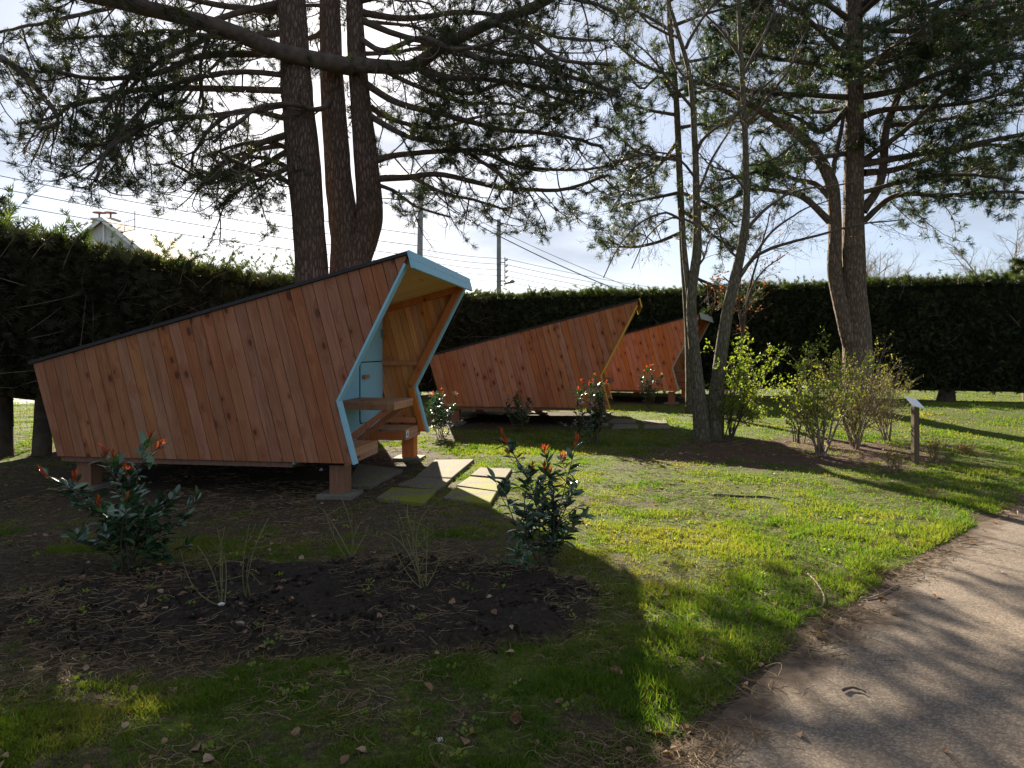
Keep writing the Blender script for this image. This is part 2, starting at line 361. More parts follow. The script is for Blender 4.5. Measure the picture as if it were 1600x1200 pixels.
def masks(x, y):
    n = fbm(x * 1.1, y * 1.1, 4, 3) - .5; n2 = fbm(x * 4, y * 4, 3, 9) - .5
    e = np.sqrt(((x + 1.25) / 2.0) ** 2 + ((y - 4.42) / .86) ** 2) + n * .35 + n2 * .10
    bed = 1 - sstep(.88, 1.02, e)
    e2 = np.sqrt(((x + 3.4) / 1.9) ** 2 + ((y - 4.9) / .85) ** 2) + n * .9 + n2 * .3
    bed2 = .4 * (1 - sstep(.6, 1.15, e2))
    e3 = np.sqrt(((x - 4.3) / 2.7) ** 2 + ((y - 10.9 - .12 * (x - 4.3)) / 1.65) ** 2) + n * .7 + n2 * .35
    mulch = 1 - sstep(.75, 1.15, e3)
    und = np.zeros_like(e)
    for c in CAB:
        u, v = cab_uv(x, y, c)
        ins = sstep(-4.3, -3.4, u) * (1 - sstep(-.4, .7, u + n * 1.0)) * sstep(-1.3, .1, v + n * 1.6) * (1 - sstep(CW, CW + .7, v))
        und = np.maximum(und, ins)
    ed = edge_dist(x, y)
    # lushness of the lawn: strong near the path and right of the first cabin, thin to the left
    n3 = fbm(x * 2.3 + 9, y * 2.3, 3, 19) - .5
    lush = .36 + 1.2 * n + .7 * n2 + 1.0 * n3 + .58 * sstep(-.8, 1.2, x + .25 * (y - 5)) - .12 * (1 - sstep(-3, -.5, x)) + .3 * (1 - sstep(.0, 1.3, np.abs(ed - .55))) + .35 * sstep(8, 11, y) * sstep(-.5, 1.5, x)
    lush = lush * (1 - bed) * (1 - .45 * bed2) * (1 - .85 * mulch) * (1 - und)
    beyond = np.maximum(sstep(-6.9, -7.6, x + .35 * (y - 11)) * (y > 9.5), sstep(24, 26, y + .45 * np.maximum(x - 2, 0)))
    lush = np.maximum(lush, beyond)
    lush = np.where(ed < -.02, 0, lush) * sstep(-.05, .14, ed + n2 * .35)
    return np.clip(bed + bed2, 0, 1), np.clip(lush, 0, 1.2), mulch, und, ed, bed
def Hgt(x, y):
    x = np.asarray(x, float); y = np.asarray(y, float)
    n = fbm(x * 1.1, y * 1.1, 4, 3) - .5
    e = np.sqrt(((x + 1.25) / 2.0) ** 2 + ((y - 4.42) / .86) ** 2) + n * .35 + (fbm(x * 4, y * 4, 3, 9) - .5) * .10
    bed = 1 - sstep(.80, 1.02, e)
    ed = edge_dist(x, y)
    lawn = sstep(-.05, .25, ed)
    clod = np.abs(fbm(x * 9, y * 9, 3, 21) - .5) * 2
    h = lawn * (.012 + .035 * (fbm(x * .9, y * .9, 3, 5) - .5) + .018 * (fbm(x * 7, y * 7, 3, 6) - .5))
    h = h + bed * (.02 + .10 * (1 - clod) * fbm(x * 5, y * 5, 2, 33) + .03 * (fbm(x * 16, y * 16, 2, 34) - .5)) - .035 * sstep(.9, 1.0, e) * (1 - sstep(1.0, 1.16, e)) * (y < 4.6)
    h = h + .26 * np.exp(-(((x - 11) / 5.0) ** 2 + ((y - 16.5) / 2.6) ** 2))
    far = sstep(30, 60, np.hypot(x, y))
    return np.where(ed < -.05, -.006, h) * (1 - far)
def axis(lo, hi, step, end0, end1):
    a = list(np.arange(lo, hi, step)); s = step; v = a[-1]
    while v < end1: s *= 1.13; v += s; a.append(v)
    s = step; v = lo; pre = []
    while v > end0: s *= 1.13; v -= s; pre.append(v)
    return np.array(pre[::-1] + a)
gx = axis(-5.2, 6.4, .045, -900, 900); gy = axis(2.2, 11.5, .045, -600, 1200)
X, Y = np.meshgrid(gx, gy); Z = Hgt(X, Y)
mb = MB(); nx, ny = len(gx), len(gy)
i = np.arange(ny - 1)[:, None]; j = np.arange(nx - 1)[None, :]
q = np.stack([i*nx+j, i*nx+j+1, (i+1)*nx+j+1, (i+1)*nx+j], -1).reshape(-1, 4)
mb.add(np.stack([X, Y, Z], -1).reshape(-1, 3), q)
N = NM('garden_ground'); o = N.obj(); so_, lu, mu = N.attr('soil'), N.attr('lush'), N.attr('mulch')
n1 = N.noise(o, 34, 6, .72); n2 = N.noise(o, 5, 5, .6); n3 = N.noise(o, 120, 3, .7); n4 = N.noise(o, 1.1, 4)
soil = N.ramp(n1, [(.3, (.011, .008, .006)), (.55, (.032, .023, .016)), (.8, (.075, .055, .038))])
dirt = N.ramp(n1, [(.30, (.020, .014, .009)), (.52, (.062, .044, .024)), (.72, (.17, .125, .07))])
moss = N.ramp(N.math('ADD', N.math('MULTIPLY', n1, .6), N.math('MULTIPLY', n3, .4)), [(.34, (.016, .024, .005)), (.52, (.068, .095, .010)), (.66, (.17, .165, .028))])
lf = N.ramp(N.math('ADD', lu, N.math('MULTIPLY', N.math('SUBTRACT', N.noise(o, 11, 5, .65), .5), 2.6)), [(.38, 0.0), (.85, .85)])
mul = N.ramp(n1, [(.3, (.03, .018, .012)), (.55, (.085, .05, .033)), (.8, (.19, .125, .085))])
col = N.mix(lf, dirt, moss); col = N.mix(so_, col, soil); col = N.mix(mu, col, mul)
nb = N.bump(n1, .7, .03); nb = N.bump(n3, .5, .01, nb)
N.fin(col, .95, nb, spec=.15)
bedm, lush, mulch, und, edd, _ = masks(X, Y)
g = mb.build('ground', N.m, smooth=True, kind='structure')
far = sstep(24, 40, np.hypot(X, Y))
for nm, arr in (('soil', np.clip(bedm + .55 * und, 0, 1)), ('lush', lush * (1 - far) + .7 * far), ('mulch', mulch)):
    a = g.data.attributes.new(nm, 'FLOAT', 'POINT'); a.data.foreach_set('value', arr.astype(np.float32).reshape(-1))

# ------------------------------------------------------------------ path
def resample(P, step):
    P = np.asarray(P, float); d = np.r_[0, np.cumsum(np.linalg.norm(np.diff(P, axis=0), axis=1))]
    s = np.arange(0, d[-1], step); return np.stack([np.interp(s, d, P[:, k]) for k in range(P.shape[1])], -1)
def smooth_poly(P, it=3):
    P = np.asarray(P, float)
    for _ in range(it):
        Q = [P[0]]
        for a, b in zip(P[:-1], P[1:]): Q += [a * .75 + b * .25, a * .25 + b * .75]
        Q.append(P[-1]); P = np.array(Q)
    return P
pe = resample(smooth_poly(EDGE), .06)
tn = nrm(np.gradient(pe, axis=0)); rn = np.c_[tn[:, 1], -tn[:, 0]]
wob = .10 * (fbm(pe[:, 0] * 2.2, pe[:, 1] * 2.2, 4, 12) - .5) + .05 * (fbm(pe[:, 0] * 11, pe[:, 1] * 11, 2, 14) - .5)
offs = np.array([0, .1, .25, .5, .9, 1.6, 2.4, 3.1]); n = len(pe)
V = np.stack([np.c_[pe + rn * (o2 + wob * (1 if o2 < 3 else 0))[:, None], np.full(n, .0055)] for o2 in offs], 1)
V[:, :, 2] += .004 * (fbm(V[:, :, 0] * 1.3, V[:, :, 1] * 1.3, 3, 44) - .5)
k = len(offs); i = np.arange(n - 1)[:, None]; j = np.arange(k - 1)[None, :]
mb = MB(); mb.add(V.reshape(-1, 3), np.stack([i*k+j, i*k+j+1, (i+1)*k+j+1, (i+1)*k+j], -1).reshape(-1, 4), np.tile(offs, n))
N = NM('path_asphalt'); o = N.obj(); vo = N.voro(o, 95); sx = N.n('SeparateColor'); N.l(vo.outputs['Color'], sx.inputs[0])
n1 = N.noise(o, 2.3, 6, .6); n2 = N.noise(o, 150, 3, .65); n5 = N.noise(o, 14, 5, .62)
agg = N.ramp(sx.outputs[0], [(.1, (.10, .077, .057)), (.5, (.175, .137, .104)), (.97, (.28, .235, .18))])
col = N.mix(N.ramp(vo.outputs['Distance'], [(.3, 0.0), (.75, .75)]), agg, (.075, .058, .046))
col = N.mix(N.math('MULTIPLY', n1, .5), col, (.17, .13, .10))
col = N.mix(N.ramp(n5, [(.45, 0.0), (.75, .4)]), col, (.10, .075, .058))
r = N.attr('rnd')   # distance from the edge: humus and needles wash onto the rim
dm = N.math('SUBTRACT', N.math('ADD', .22, N.math('MULTIPLY', N.math('SUBTRACT', N.noise(o, 3.0, 6, .65), .5), .9)), r)
col = N.mix(N.ramp(dm, [(.44, 0.0), (.62, .92)]) if False else N.ramp(N.math('ADD', dm, .5), [(.47, 0.0), (.62, .9)]), col, N.ramp(n5, [(.3, (.035, .022, .014)), (.7, (.10, .065, .042))]))
N.fin(col, .9, N.bump(n2, .45, .006, N.bump(vo.outputs['Distance'], -.4, .005)), spec=.25)
mb.build('path', N.m, smooth=True, kind='structure')
# road and verge beyond the hedge on the left
mb = MB(); rp_ = resample(smooth_poly([[-60, 17.5], [-30, 19.5], [-14, 20.5], [-9, 34], [-2, 60], [3, 120]]), .8)
tn = nrm(np.gradient(rp_, axis=0)); rn = np.c_[tn[:, 1], -tn[:, 0]]
V = np.stack([np.c_[rp_ + rn * o2, np.full(len(rp_), .012)] for o2 in (-2.2, 2.2)], 1)
i = np.arange(len(rp_) - 1)
mb.add(V.reshape(-1, 3), np.stack([2*i+1, 2*i, 2*i+2, 2*i+3], -1))
N = NM('pale_road'); n_ = N.noise(N.obj(), 20, 5); N.fin(N.ramp(n_, [(.3, .25), (.7, .36)]), .9)
mb.build('road', N.m, kind='structure')

# ------------------------------------------------------------------ cabins
PA_ = PA
A_, B_, C_, D_, E_ = (-3.79, 1.43), (.60, 2.575), (-.18, 1.05), (0, .39), (-3.48, .39)
TD = np.array([math.cos(PA), math.sin(PA)]); ND = np.array([math.sin(PA), -math.cos(PA)])
def clip(poly, nx_, c, keep):
    out = []; n = len(poly)
    f = lambda p: (p @ nx_ - c) * keep
    for a in range(n):
        p, q = poly[a], poly[(a + 1) % n]; fp, fq = f(p), f(q)
        if fp >= 0: out.append(p)
        if (fp >= 0) != (fq >= 0): out.append(p + (q - p) * fp / (fp - fq))
    return out
def planks(mb, poly, w, va, vb, seed=0, gap=.0034, d=TD, bev=.003):
    rs = np.random.default_rng(seed); P = [np.array(p, float) for p in poly]
    s = [p @ d for p in P]; x = min(s) - rs.random() * w * .4
    while x < max(s):
        q = clip(clip(P, d, x + gap, 1), d, x + w - gap, -1)
        if len(q) >= 3:
            jit = rs.random() * .0015
            mb.prism(q, va + (jit if va < 1 else 0), vb - (jit if va > 1 else 0), attr=float(rs.random()), bev=bev)
        x += w
def off_edge(p, q, t0, t1, ext=0.0):
    """strip along edge p->q in the profile plane, between normal offsets t0 and t1"""
    p = np.array(p, float); q = np.array(q, float); d = nrm(q - p); nn = np.array([d[1], -d[0]])
    p = p - d * ext; q = q + d * ext
    return [p + nn * t0, q + nn * t0, q + nn * t1, p + nn * t1]
def cabin(c, label, clad, trim, seed, gaplabel=None):
    root = thing('sleeping_cabin', label, 'cabin', (c[0], c[1], 0), math.radians(c[2]), 'slanted timber cabins on the lawn')
    prof = [A_, B_, C_, D_, E_]; W = CW; UP = -.67
    for name, va, vb in (('side_wall', 0, .022), ('side_wall', W - .022, W)):
        mb = MB(); planks(mb, prof, .133, va, vb, seed + int(va)); wl = mb.build(name, clad, root)
        mb = MB(); sh = [(-3.74, 1.40), (.53, 2.51), (-.225, 1.05), (-.04, .40), (-3.44, .40)]
        mb.prism(sh, va + .0245 if va < 1 else va - .012 - .0, (va + .036) if va < 1 else va - .0025); mb.build('wall_lining', M['dark'], wl)
    # inner boards of the open porch, on both sides
    por = [(UP, .5 - .1), (UP, 1.43 + (UP + 3.79) * math.tan(PA) - .03), (.54, 2.50), (-.215, 1.05), (-.035, .40)]
    for va, vb in ((.037, .052), (W - .049, W - .0345)):
        mb = MB(); planks(mb, por, .088, va, vb, seed + 5, .0025, bev=.002); mb.build('inner_wall', M['inner'], root)
    mb = MB(); d = nrm(np.array(A_) - np.array(E_)); 
    for k in range(22):
        y0 = .03 + k * .1305
        P4 = off_edge(E_, A_, 0, .022); pp = np.array(P4)
        mb.prism(pp, y0 + .002, y0 + .1285, attr=float(rng.random()), bev=.002)
    mb.build('rear_wall', clad, root)
    # roof
    Bx = np.array(B_); Ax = np.array(A_) - TD * .035
    rf = MB(); rf.prism([Ax - ND * .003, Bx + TD * .005 - ND * .003, Bx + TD * .005 - ND * .038, Ax - ND * .038], -.028, W + .028, bev=.004)
    roof = rf.build('roof', M['roof'], root)
    mb = MB(); q0 = np.array([UP, 1.43 + (UP + 3.79) * math.tan(PA)])
    mb.prism([q0 + ND * .022, Bx - TD * .03 + ND * .022, Bx - TD * .03 + ND * .04, q0 + ND * .04], .055, W - .053); mb.build('ceiling', M['ply'], roof)
    mb = MB(); b0 = Bx + TD * .007
    for s0, s1, at in ((-.04, .052, .3), (.0545, .15, .7)):
        mb.prism([b0 + ND * s0, b0 + TD * .026 + ND * s0, b0 + TD * .026 + ND * s1, b0 + ND * s1], -.032, W + .032, attr=at, bev=.003)
    mb.build('fascia', trim, roof)
    # painted trim along the open edge, near and far side
    for va in (-.014, W - .09):
        vb = va + .104
        mb = MB(); mb.prism(off_edge(np.array(B_) + (np.array(C_) - B_) * .055, C_, -.003, -.028), va, vb, attr=.4, bev=.002); mb.build('edge_board', trim, root)
        mb = MB(); mb.prism(off_edge(C_, D_, -.003, -.028, .012), va, vb, attr=.6, bev=.002); mb.build('edge_board', trim, root)
    for va, vb in ((.055, .10), (W - .145, W - .052)):
        mb = MB(); mb.prism(off_edge(np.array(B_) + (np.array(C_) - B_) * .06, C_, .0, .085), va, vb, attr=.2, bev=.003)
        mb.prism(off_edge(C_, np.array(D_) + [.0, .03], .003, .075), va, vb - .003, attr=.8, bev=.003); mb.build('frame_post', M['beam'], root)
        mb = MB(); mb.prism([q0 + ND * .042, Bx - TD * .04 + ND * .042, Bx - TD * .085 + ND * .125, q0 + ND * .125], va + .002, vb - .002, attr=.5, bev=.003); mb.build('top_beam', M['beam'], root)
        mb = MB(); mb.prism([(UP + .006, 1.36), (-.06, 1.36), (-.045, 1.43), (UP + .006, 1.43)], va + .02, vb - .004, attr=.35, bev=.003); mb.build('wall_rail', M['beam'], root)
        mb = MB(); mb.prism([(UP + .006, .53), (-.13, .53), (-.15, .61), (UP + .006, .61)], va + .01, vb - .006, attr=.65, bev=.003); mb.build('wall_rail', M['beam'], root)
    # partition with its hatch
    mb = MB(); mb.box((UP - .02, .038, .36), (UP, W - .038, 1.43 + (UP + 3.79) * math.tan(PA) - .03)); part = mb.build('partition', trim, root)
    def rrect(v0, v1, z0, z1, r):
        o = []
        for cv, cz, a0 in ((v1 - r, z0 + r, -90), (v1 - r, z1 - r, 0), (v0 + r, z1 - r, 90), (v0 + r, z0 + r, 180)):
            for k in range(5): a = math.radians(a0 + k * 22.5); o.append((cv + r * math.cos(a), cz + r * math.sin(a)))
        return o
    def panel(poly, u0, u1):
        mb = MB(); n = len(poly); V = [(u0, v, z) for v, z in poly] + [(u1, v, z) for v, z in poly]
        mb.add(V, [list(range(n))[::-1], [n + t for t in range(n)]] + [[t, (t+1) % n, n + (t+1) % n, n + t] for t in range(n)]); return mb
    gp = panel(rrect(1.945, 2.85, .585, 1.425, .07), UP + .001, UP + .0035).build('door_gap', M['dark'], part)
    dr = panel(rrect(1.96, 2.836, .60, 1.41, .06), UP + .004, UP + .018).build('door', trim, root)
    mb = MB(); mb.prism([(UP + .016, 1.195), (UP + .06, 1.195), (UP + .06, 1.245), (UP + .016, 1.245)], 2.0, 2.2, attr=.3, bev=.004); mb.build('handle', M['slab_wood'], dr)
    mb = MB(); mb.box((UP + .001, 2.80, 1.76), (UP + .02, 2.84, 1.88)); mb.box((UP + .02, 2.81, 1.79), (UP + .04, 2.83, 1.85)); mb.build('latch', M['metal'], part)
    # floor and posts
    mb = MB(); mb.box((-3.46, .04, .33), (UP - .02, W - .04, .385)); mb.box((-3.40, .5, .25), (-3.3, W - .5, .33)); mb.build('floor', M['post'], root)
    for v0 in (.10, 2.65):
        for u0 in (-3.32, -1.85, -.30):
            if v0 < 1 and u0 == -1.85: continue
            mb = MB(); mb.box((u0, v0, .045), (u0 + .175, v0 + .18, .388 if u0 < -1 else .352), attr=.1 * v0 + .2); pst = mb.build('support_post', M['post'] if v0 < 1 else M['beam'], root)
            mb = MB(); mb.prism([(u0 - .12, -.05), (u0 + .29, -.05), (u0 + .28, .05), (u0 - .11, .05)], v0 - .1, v0 + .27, bev=.012); mb.build('footing', M['concrete'], pst)
    # benches and table
    for v0, v1 in ((.055, 1.06), (2.17, 2.875)):
        mb = MB(); x = UP + .005; k = 0
        while x < -.11:
            x1 = min(x + .142, -.09); mb.prism([(x, .472), (x1 - .006, .472), (x1 - .006, .5), (x, .5)], v0, v1, attr=.17 + .21 * k, bev=.003); x = x1; k += 1
        bn = mb.build('bench', M['slab_wood'], root)
        mb = MB()
        mb.prism([(-.118, .352), (-.096, .352), (-.096, .409), (-.118, .409)], v0 + .002, v1 - .002, attr=.33, bev=.003)
        mb.prism([(-.118, .412), (-.096, .412), (-.096, .470), (-.118, .470)], v0 + .002, v1 - .002, attr=.63, bev=.003)
        mb.build('bench_front', M['slab_wood'], bn)
        mb = MB(); e0 = v0 + .004 if v0 > 1 else v1 - .03
        mb.box((UP + .006, e0, .354), (-.1185, e0 + .025, .470), attr=.45); mb.build('bench_side', M['beam'], bn)
    mb = MB(); pv = 2.19
    mb.box((-.0955, pv, .385), (-.0925, pv + .115, .485)); pl = mb.build('plaque', PLQ, bn)
    mb = MB(); tri = [(pv + .02, .41), (pv + .095, .41), (pv + .058, .462)]
    mb.add([(-.092, a, b) for a, b in tri], [[0, 1, 2]]); mb.add([(-.0915, a, b) for a, b in ((pv + .048, .41), (pv + .068, .41), (pv + .058, .435))], [[0, 1, 2]], 1.0)
    mb.build('emblem', EMB, pl)
    mb = MB(); x = UP + .02; k = 0; ex = .09
    while x < ex - .02:
        x1 = min(x + .152, ex); mb.prism([(x, .92), (x1 - .005, .92), (x1 - .005, .952), (x, .952)], 1.126, 1.92, attr=.12 + .19 * k, bev=.003); x = x1; k += 1
    tb = mb.build('table', M['slab_wood'], root)
    mb = MB(); mb.box((UP + .02, 1.13, .855), (ex - .012, 1.165, .9195), attr=.2); mb.box((UP + .02, 1.88, .855), (ex - .012, 1.915, .9195), attr=.4)
    mb.box((ex - .04, 1.1655, .857), (ex - .010, 1.8795, .919), attr=.7); mb.build('table_frame', M['slab_wood'], tb)
    for v0 in (1.175, 1.83):
        mb = MB(); mb.prism([(ex - .06, .854), (ex - .17, .854), (UP + .005, .42), (UP + .005, .33)], v0, v0 + .045, attr=.3, bev=.003); mb.build('brace', M['beam'], tb)
    return root
N = NM('white_plate'); N.fin((.7, .7, .68), .4); PLQ = N.m
N = NM('dark_print'); N.fin(N.ramp(N.attr('rnd'), [(.4, (.02, .03, .05)), (.6, (.6, .6, .6))]), .5); EMB = N.m
cabin(CAB[0], 'nearest slanted timber cabin with pale blue trim, table and benches in its open end', M['clad1'], M['blue'], 11)
cabin(CAB[1], 'slanted timber cabin with thin yellow edge, behind and right of the blue one', M['clad2'], M['yellow'], 23)
cabin(CAB[2], 'farthest slanted timber cabin with grey-green trim, half hidden by a tree stem', M['clad3'], M['sage'], 37)

# ------------------------------------------------------------------ paving slabs
def slab(quad, label, m, h=.052, g=None):
    P = np.array([Gd(px, py, h) for px, py in quad]); c = P.mean(0); z0 = float(Hgt(c[0], c[1]))
    mb = MB(); Lc = P - [c[0], c[1], 0]; n = 4
    ins = Lc * np.array([.975, .975, 1]); low = Lc.copy(); low[:, 2] = -.03; mid = Lc.copy(); mid[:, 2] = h - .006
    V = np.concatenate([low, mid, ins])
    Q = [[r*4+i, r*4+(i+1) % 4, (r+1)*4+(i+1) % 4, (r+1)*4+i] for r in range(2) for i in range(4)] + [[8, 9, 10, 11]]
    ar = sum(Lc[i][0]*Lc[(i+1)%4][1]-Lc[(i+1)%4][0]*Lc[i][1] for i in range(4))
    if ar < 0: Q = [f[::-1] for f in Q]
    mb.add(V, Q); o = mb.build('paving_slab', m); o.location = (c[0], c[1], 0)
    tag(o, label, 'paving slab', g)
GS = 'concrete slabs in front of the blue cabin'
slab([(540, 758), (560, 724), (629, 733), (578, 760)], 'shaded pebbled slab nearest under the open end of the blue cabin', M['paver'], g=GS)
slab([(649, 744), (680, 718), (741, 717), (706, 746)], 'pale sunlit slab farthest from the camera beside the bench post', M['paver'], .06, GS)
slab([(620, 757), (650, 745), (705, 748), (684, 765)], 'plain slab just behind the mossy slab nearest the camera', M['paver'], g=GS)
slab([(588, 777), (612, 761), (683, 765), (663, 786)], 'slab with a dark green moss patch, nearest the cabin post', M['paver_moss'], g=GS)
slab([(692, 777), (713, 760), (776, 768), (765, 787)], 'slab with a small yellow moss spot beside the red-tipped shrub', M['paver_moss'], g=GS)
slab([(713, 758), (734, 744), (785, 749), (777, 767)], 'slab covered in bright yellow-green moss behind the red-tipped shrub', M['paver_moss'], g=GS)
slab([(735, 742), (750, 730), (800, 732), (790, 746)], 'brown bare slab behind the mossy pair and the red-tipped shrub', M['paver'], g=GS)
G2 = 'slabs in front of the yellow-edged cabin'
slab([(948, 660), (958, 654), (994, 655), (992, 661)], 'far slab in the left pair before the yellow-edged cabin', M['paver'], .05, G2)
slab([(955, 669), (960, 662), (996, 663), (998, 669)], 'near slab in the left pair before the yellow-edged cabin', M['paver'], .05, G2)
slab([(1004, 661), (1006, 656), (1041, 656), (1043, 661)], 'far slab in the right pair, in the sun before the farthest cabin', M['paver'], .05, G2)
slab([(1005, 669), (1007, 663), (1047, 663), (1049, 669)], 'near slab in the right pair, in the sun before the farthest cabin', M['paver'], .05, G2)

# ------------------------------------------------------------------ tree builders
def spline(P, n):
    """Catmull-Rom through P, n points"""
    P = np.asarray(P, float)
    if len(P) == 2: return P[0] + (P[1] - P[0]) * np.linspace(0, 1, n)[:, None]
    Q = np.vstack([2 * P[0] - P[1], P, 2 * P[-1] - P[-2]])
    t = np.linspace(0, len(P) - 1 - 1e-6, n); i = t.astype(int); f = (t - i)[:, None]
    a, b, c, d = Q[i], Q[i + 1], Q[i + 2], Q[i + 3]
    return .5 * (2*b + (c - a) * f + (2*a - 5*b + 4*c - d) * f**2 + (3*b - a - 3*c + d) * f**3)
def trunk_mesh(mb, P, R, k=22, rough=.06, seed=0, n=60):
    """one trunk: lofted rings with an uneven outline"""
    t = np.linspace(0, 1, n); Q = spline(P, n); r = np.interp(t, np.linspace(0, 1, len(R)), R)
    T = nrm(np.gradient(Q, axis=0)); A = nrm(np.cross(T, [0, 1, .0])); B = np.cross(T, A)
    th = np.arange(k) / k * 2 * math.pi
    zz = Q[:, 2:3]
    rr = r[:, None] * (1 + rough * 2 * (fbm(th[None, :] * 2.5 + 0 * zz, zz * 3.0, 3, seed) - .5) + rough * 3 * (vnoise(np.cos(th)[None, :] * 1.6 + 5 + 0 * zz, zz * .9 + np.sin(th)[None, :] * 1.6, seed + 3) - .5))
    V = Q[:, None, :] + rr[:, :, None] * (np.cos(th)[None, :, None] * A[:, None, :] + np.sin(th)[None, :, None] * B[:, None, :])
    i = np.arange(n - 1)[:, None]; j = np.arange(k)[None, :]
    q = np.stack([i*k+j, i*k+(j+1) % k, (i+1)*k+(j+1) % k, (i+1)*k+j], -1).reshape(-1, 4)
    mb.add(V.reshape(-1, 3), q)
    mb.Fs.setdefault(k, []).append(np.array([[mb.n - k + t for t in range(k)]]))
NEEDLE = np.array([[-.5, 0, 0], [.5, 0, 0], [.28, .72, .06], [0, 1, 0]])
def tufts(mb, tip, dirs, rs, per=22, ln=.10, wd=.006, back=.10, spread=.9):
    """bristly tufts: needles fan from the last centimetres of each shoot"""
    N = len(tip)
    if N == 0: return
    B = np.repeat(tip, per, 0) - np.repeat(nrm(dirs), per, 0) * (rs.random((N * per, 1)) * back)
    D = np.repeat(nrm(dirs), per, 0) * .75 + rs.normal(size=(N * per, 3)) * spread * .6
    D[:, 2] += .12
    at = np.clip(np.repeat(rs.random(N), per) * .7 + rs.random(N * per) * .3, 0, 1)
    mb.leaves(B, D, rs.normal(size=(N * per, 3)), ln * (.6 + .6 * rs.random(N * per)), NEEDLE, [(0, 1, 2, 3)], at, W=wd * (.7 + .6 * rs.random(N * per)))
def rotv(v, ax, an):
    ax = nrm(ax); c = np.cos(an)[..., None] if np.ndim(an) else math.cos(an); s_ = np.sin(an)[..., None] if np.ndim(an) else math.sin(an)
    return v * c + np.cross(ax, v) * s_ + ax * np.sum(ax * v, -1, keepdims=True) * (1 - c)
def pine_limbs(limbs, seed, spacing=.28, side_len=(.9, .5), twig_sp=.13, per=20, ln=.10, wd=.0065, start=.18, dens=1.0, flat=.55, droop=.18, tuft_p=.9, only_end=False):
    """limbs: list of (points, r0, r1). returns (branch MB, needle MB)"""
    rs = np.random.default_rng(seed); br = MB(); nd = MB()
    sec_P = []; sec_R = []
    for P, r0, r1 in limbs:
        L = np.sum(np.linalg.norm(np.diff(P, axis=0), axis=1)); n = max(8, int(L / .18))
        Q = spline(P, n); wig = np.cumsum(rs.normal(size=(n, 3)) * .013, 0); wig *= np.linspace(0, 1, n)[:, None]; Q = Q + wig
        R = r0 + (r1 - r0) * np.linspace(0, 1, n) ** .8
        br.tubes(Q, R, 8, .3)
        m = int(L * (1 - start) / spacing * dens)
        ts = start + (1 - start) * (np.arange(m) + rs.random(m)) / max(m, 1)
        idx = ts * (n - 1); i0 = np.minimum(idx.astype(int), n - 2); f = (idx - i0)[:, None]
        base = Q[i0] * (1 - f) + Q[i0 + 1] * f; T = nrm(Q[i0 + 1] - Q[i0])
        S = nrm(np.cross(T, [0, 0, 1.0]) + 1e-6); sg = np.where(rs.random(m) < .5, -1, 1)[:, None]
        U = np.cross(S, T)
        an = (35 + 40 * rs.random((m, 1))) * math.pi / 180; ph = rs.normal(size=(m, 1)) * flat * 1.25 + .1
        D = nrm(T * np.cos(an) + (S * sg * np.cos(ph) + U * np.sin(ph)) * np.sin(an))
        ln_ = (side_len[0] + side_len[1] * rs.random(m)) * (1 - .55 * ts) * (.55 + .45 * min(1, L / 3))
        k = 7; tt = np.linspace(0, 1, k)[None, :, None]
        bow = rs.normal(size=(m, 1, 3)) * .16; bow[:, :, 2] = np.abs(bow[:, :, 2]) * .6 - droop * 1.6
        P2 = base[:, None, :] + D[:, None, :] * (ln_[:, None, None] * tt) + bow * ln_[:, None, None] * tt * (1 - tt) * 2.2 + np.cumsum(rs.normal(size=(m, k, 3)) * .018, 1) * tt
        P2[:, :, 2] -= (droop * ln_[:, None] * (tt[:, :, 0] * (1.25 - tt[:, :, 0]))) 
        lr = np.minimum(.016, .009 + .008 * ln_)
        R2 = lr[:, None] * (1 - .72 * tt[:, :, 0]); br.tubes(P2, R2, 4, .5)
        sec_P.append(P2); sec_R.append(ln_)
        # the limb's own tip
        nd_t = Q[-3:]; tufts(nd, nd_t, np.repeat((Q[-1] - Q[-3])[None], 3, 0), rs, per, ln, wd)
    P2 = np.concatenate(sec_P); L2 = np.concatenate(sec_R); m, k, _ = P2.shape
    cnt = np.maximum(2, (L2 / twig_sp * dens).astype(int)); own = np.repeat(np.arange(m), cnt); M_ = len(own)
    t = .22 + .78 * rs.random(M_); x = t * (k - 1); i0 = np.minimum(x.astype(int), k - 2); f = (x - i0)[:, None]
    base = P2[own, i0] * (1 - f) + P2[own, i0 + 1] * f; T = nrm(P2[own, i0 + 1] - P2[own, i0])
    rd = nrm(rs.normal(size=(M_, 3))); S = nrm(np.cross(T, rd)); an = (30 + 40 * rs.random((M_, 1))) * math.pi / 180
    D = nrm(T * np.cos(an) + S * np.sin(an)); tl = (.14 + .26 * rs.random(M_)) * (1.15 - .5 * t)
    kk = 5; tt = np.linspace(0, 1, kk)[None, :, None]
    curl = rs.normal(size=(M_, 1, 3)) * .55; curl[:, :, 2] -= .4
    P3 = base[:, None, :] + D[:, None, :] * tl[:, None, None] * tt + curl * tl[:, None, None] * tt * (1 - tt) * 1.3
    br.tubes(P3, np.repeat((.0052 * (1 - .5 * np.linspace(0, 1, kk)))[None], M_, 0), 3, .7)
    e3 = P3[:, -1]; cn = fbm(e3[:, 0] * 1.5 + e3[:, 1] * .9, e3[:, 2] * 2.1 + e3[:, 1] * .7, 2, seed)
    keep = rs.random(M_) < tuft_p * (.08 + 1.45 * sstep(.40, .56, cn))
    tufts(nd, P3[keep, -1], P3[keep, -1] - P3[keep, -2], rs, per, ln, wd)
    k2 = keep & (rs.random(M_) < .45)
    tufts(nd, P3[k2, 2], P3[k2, 3] - P3[k2, 1], rs, per // 2, ln * .9, wd)
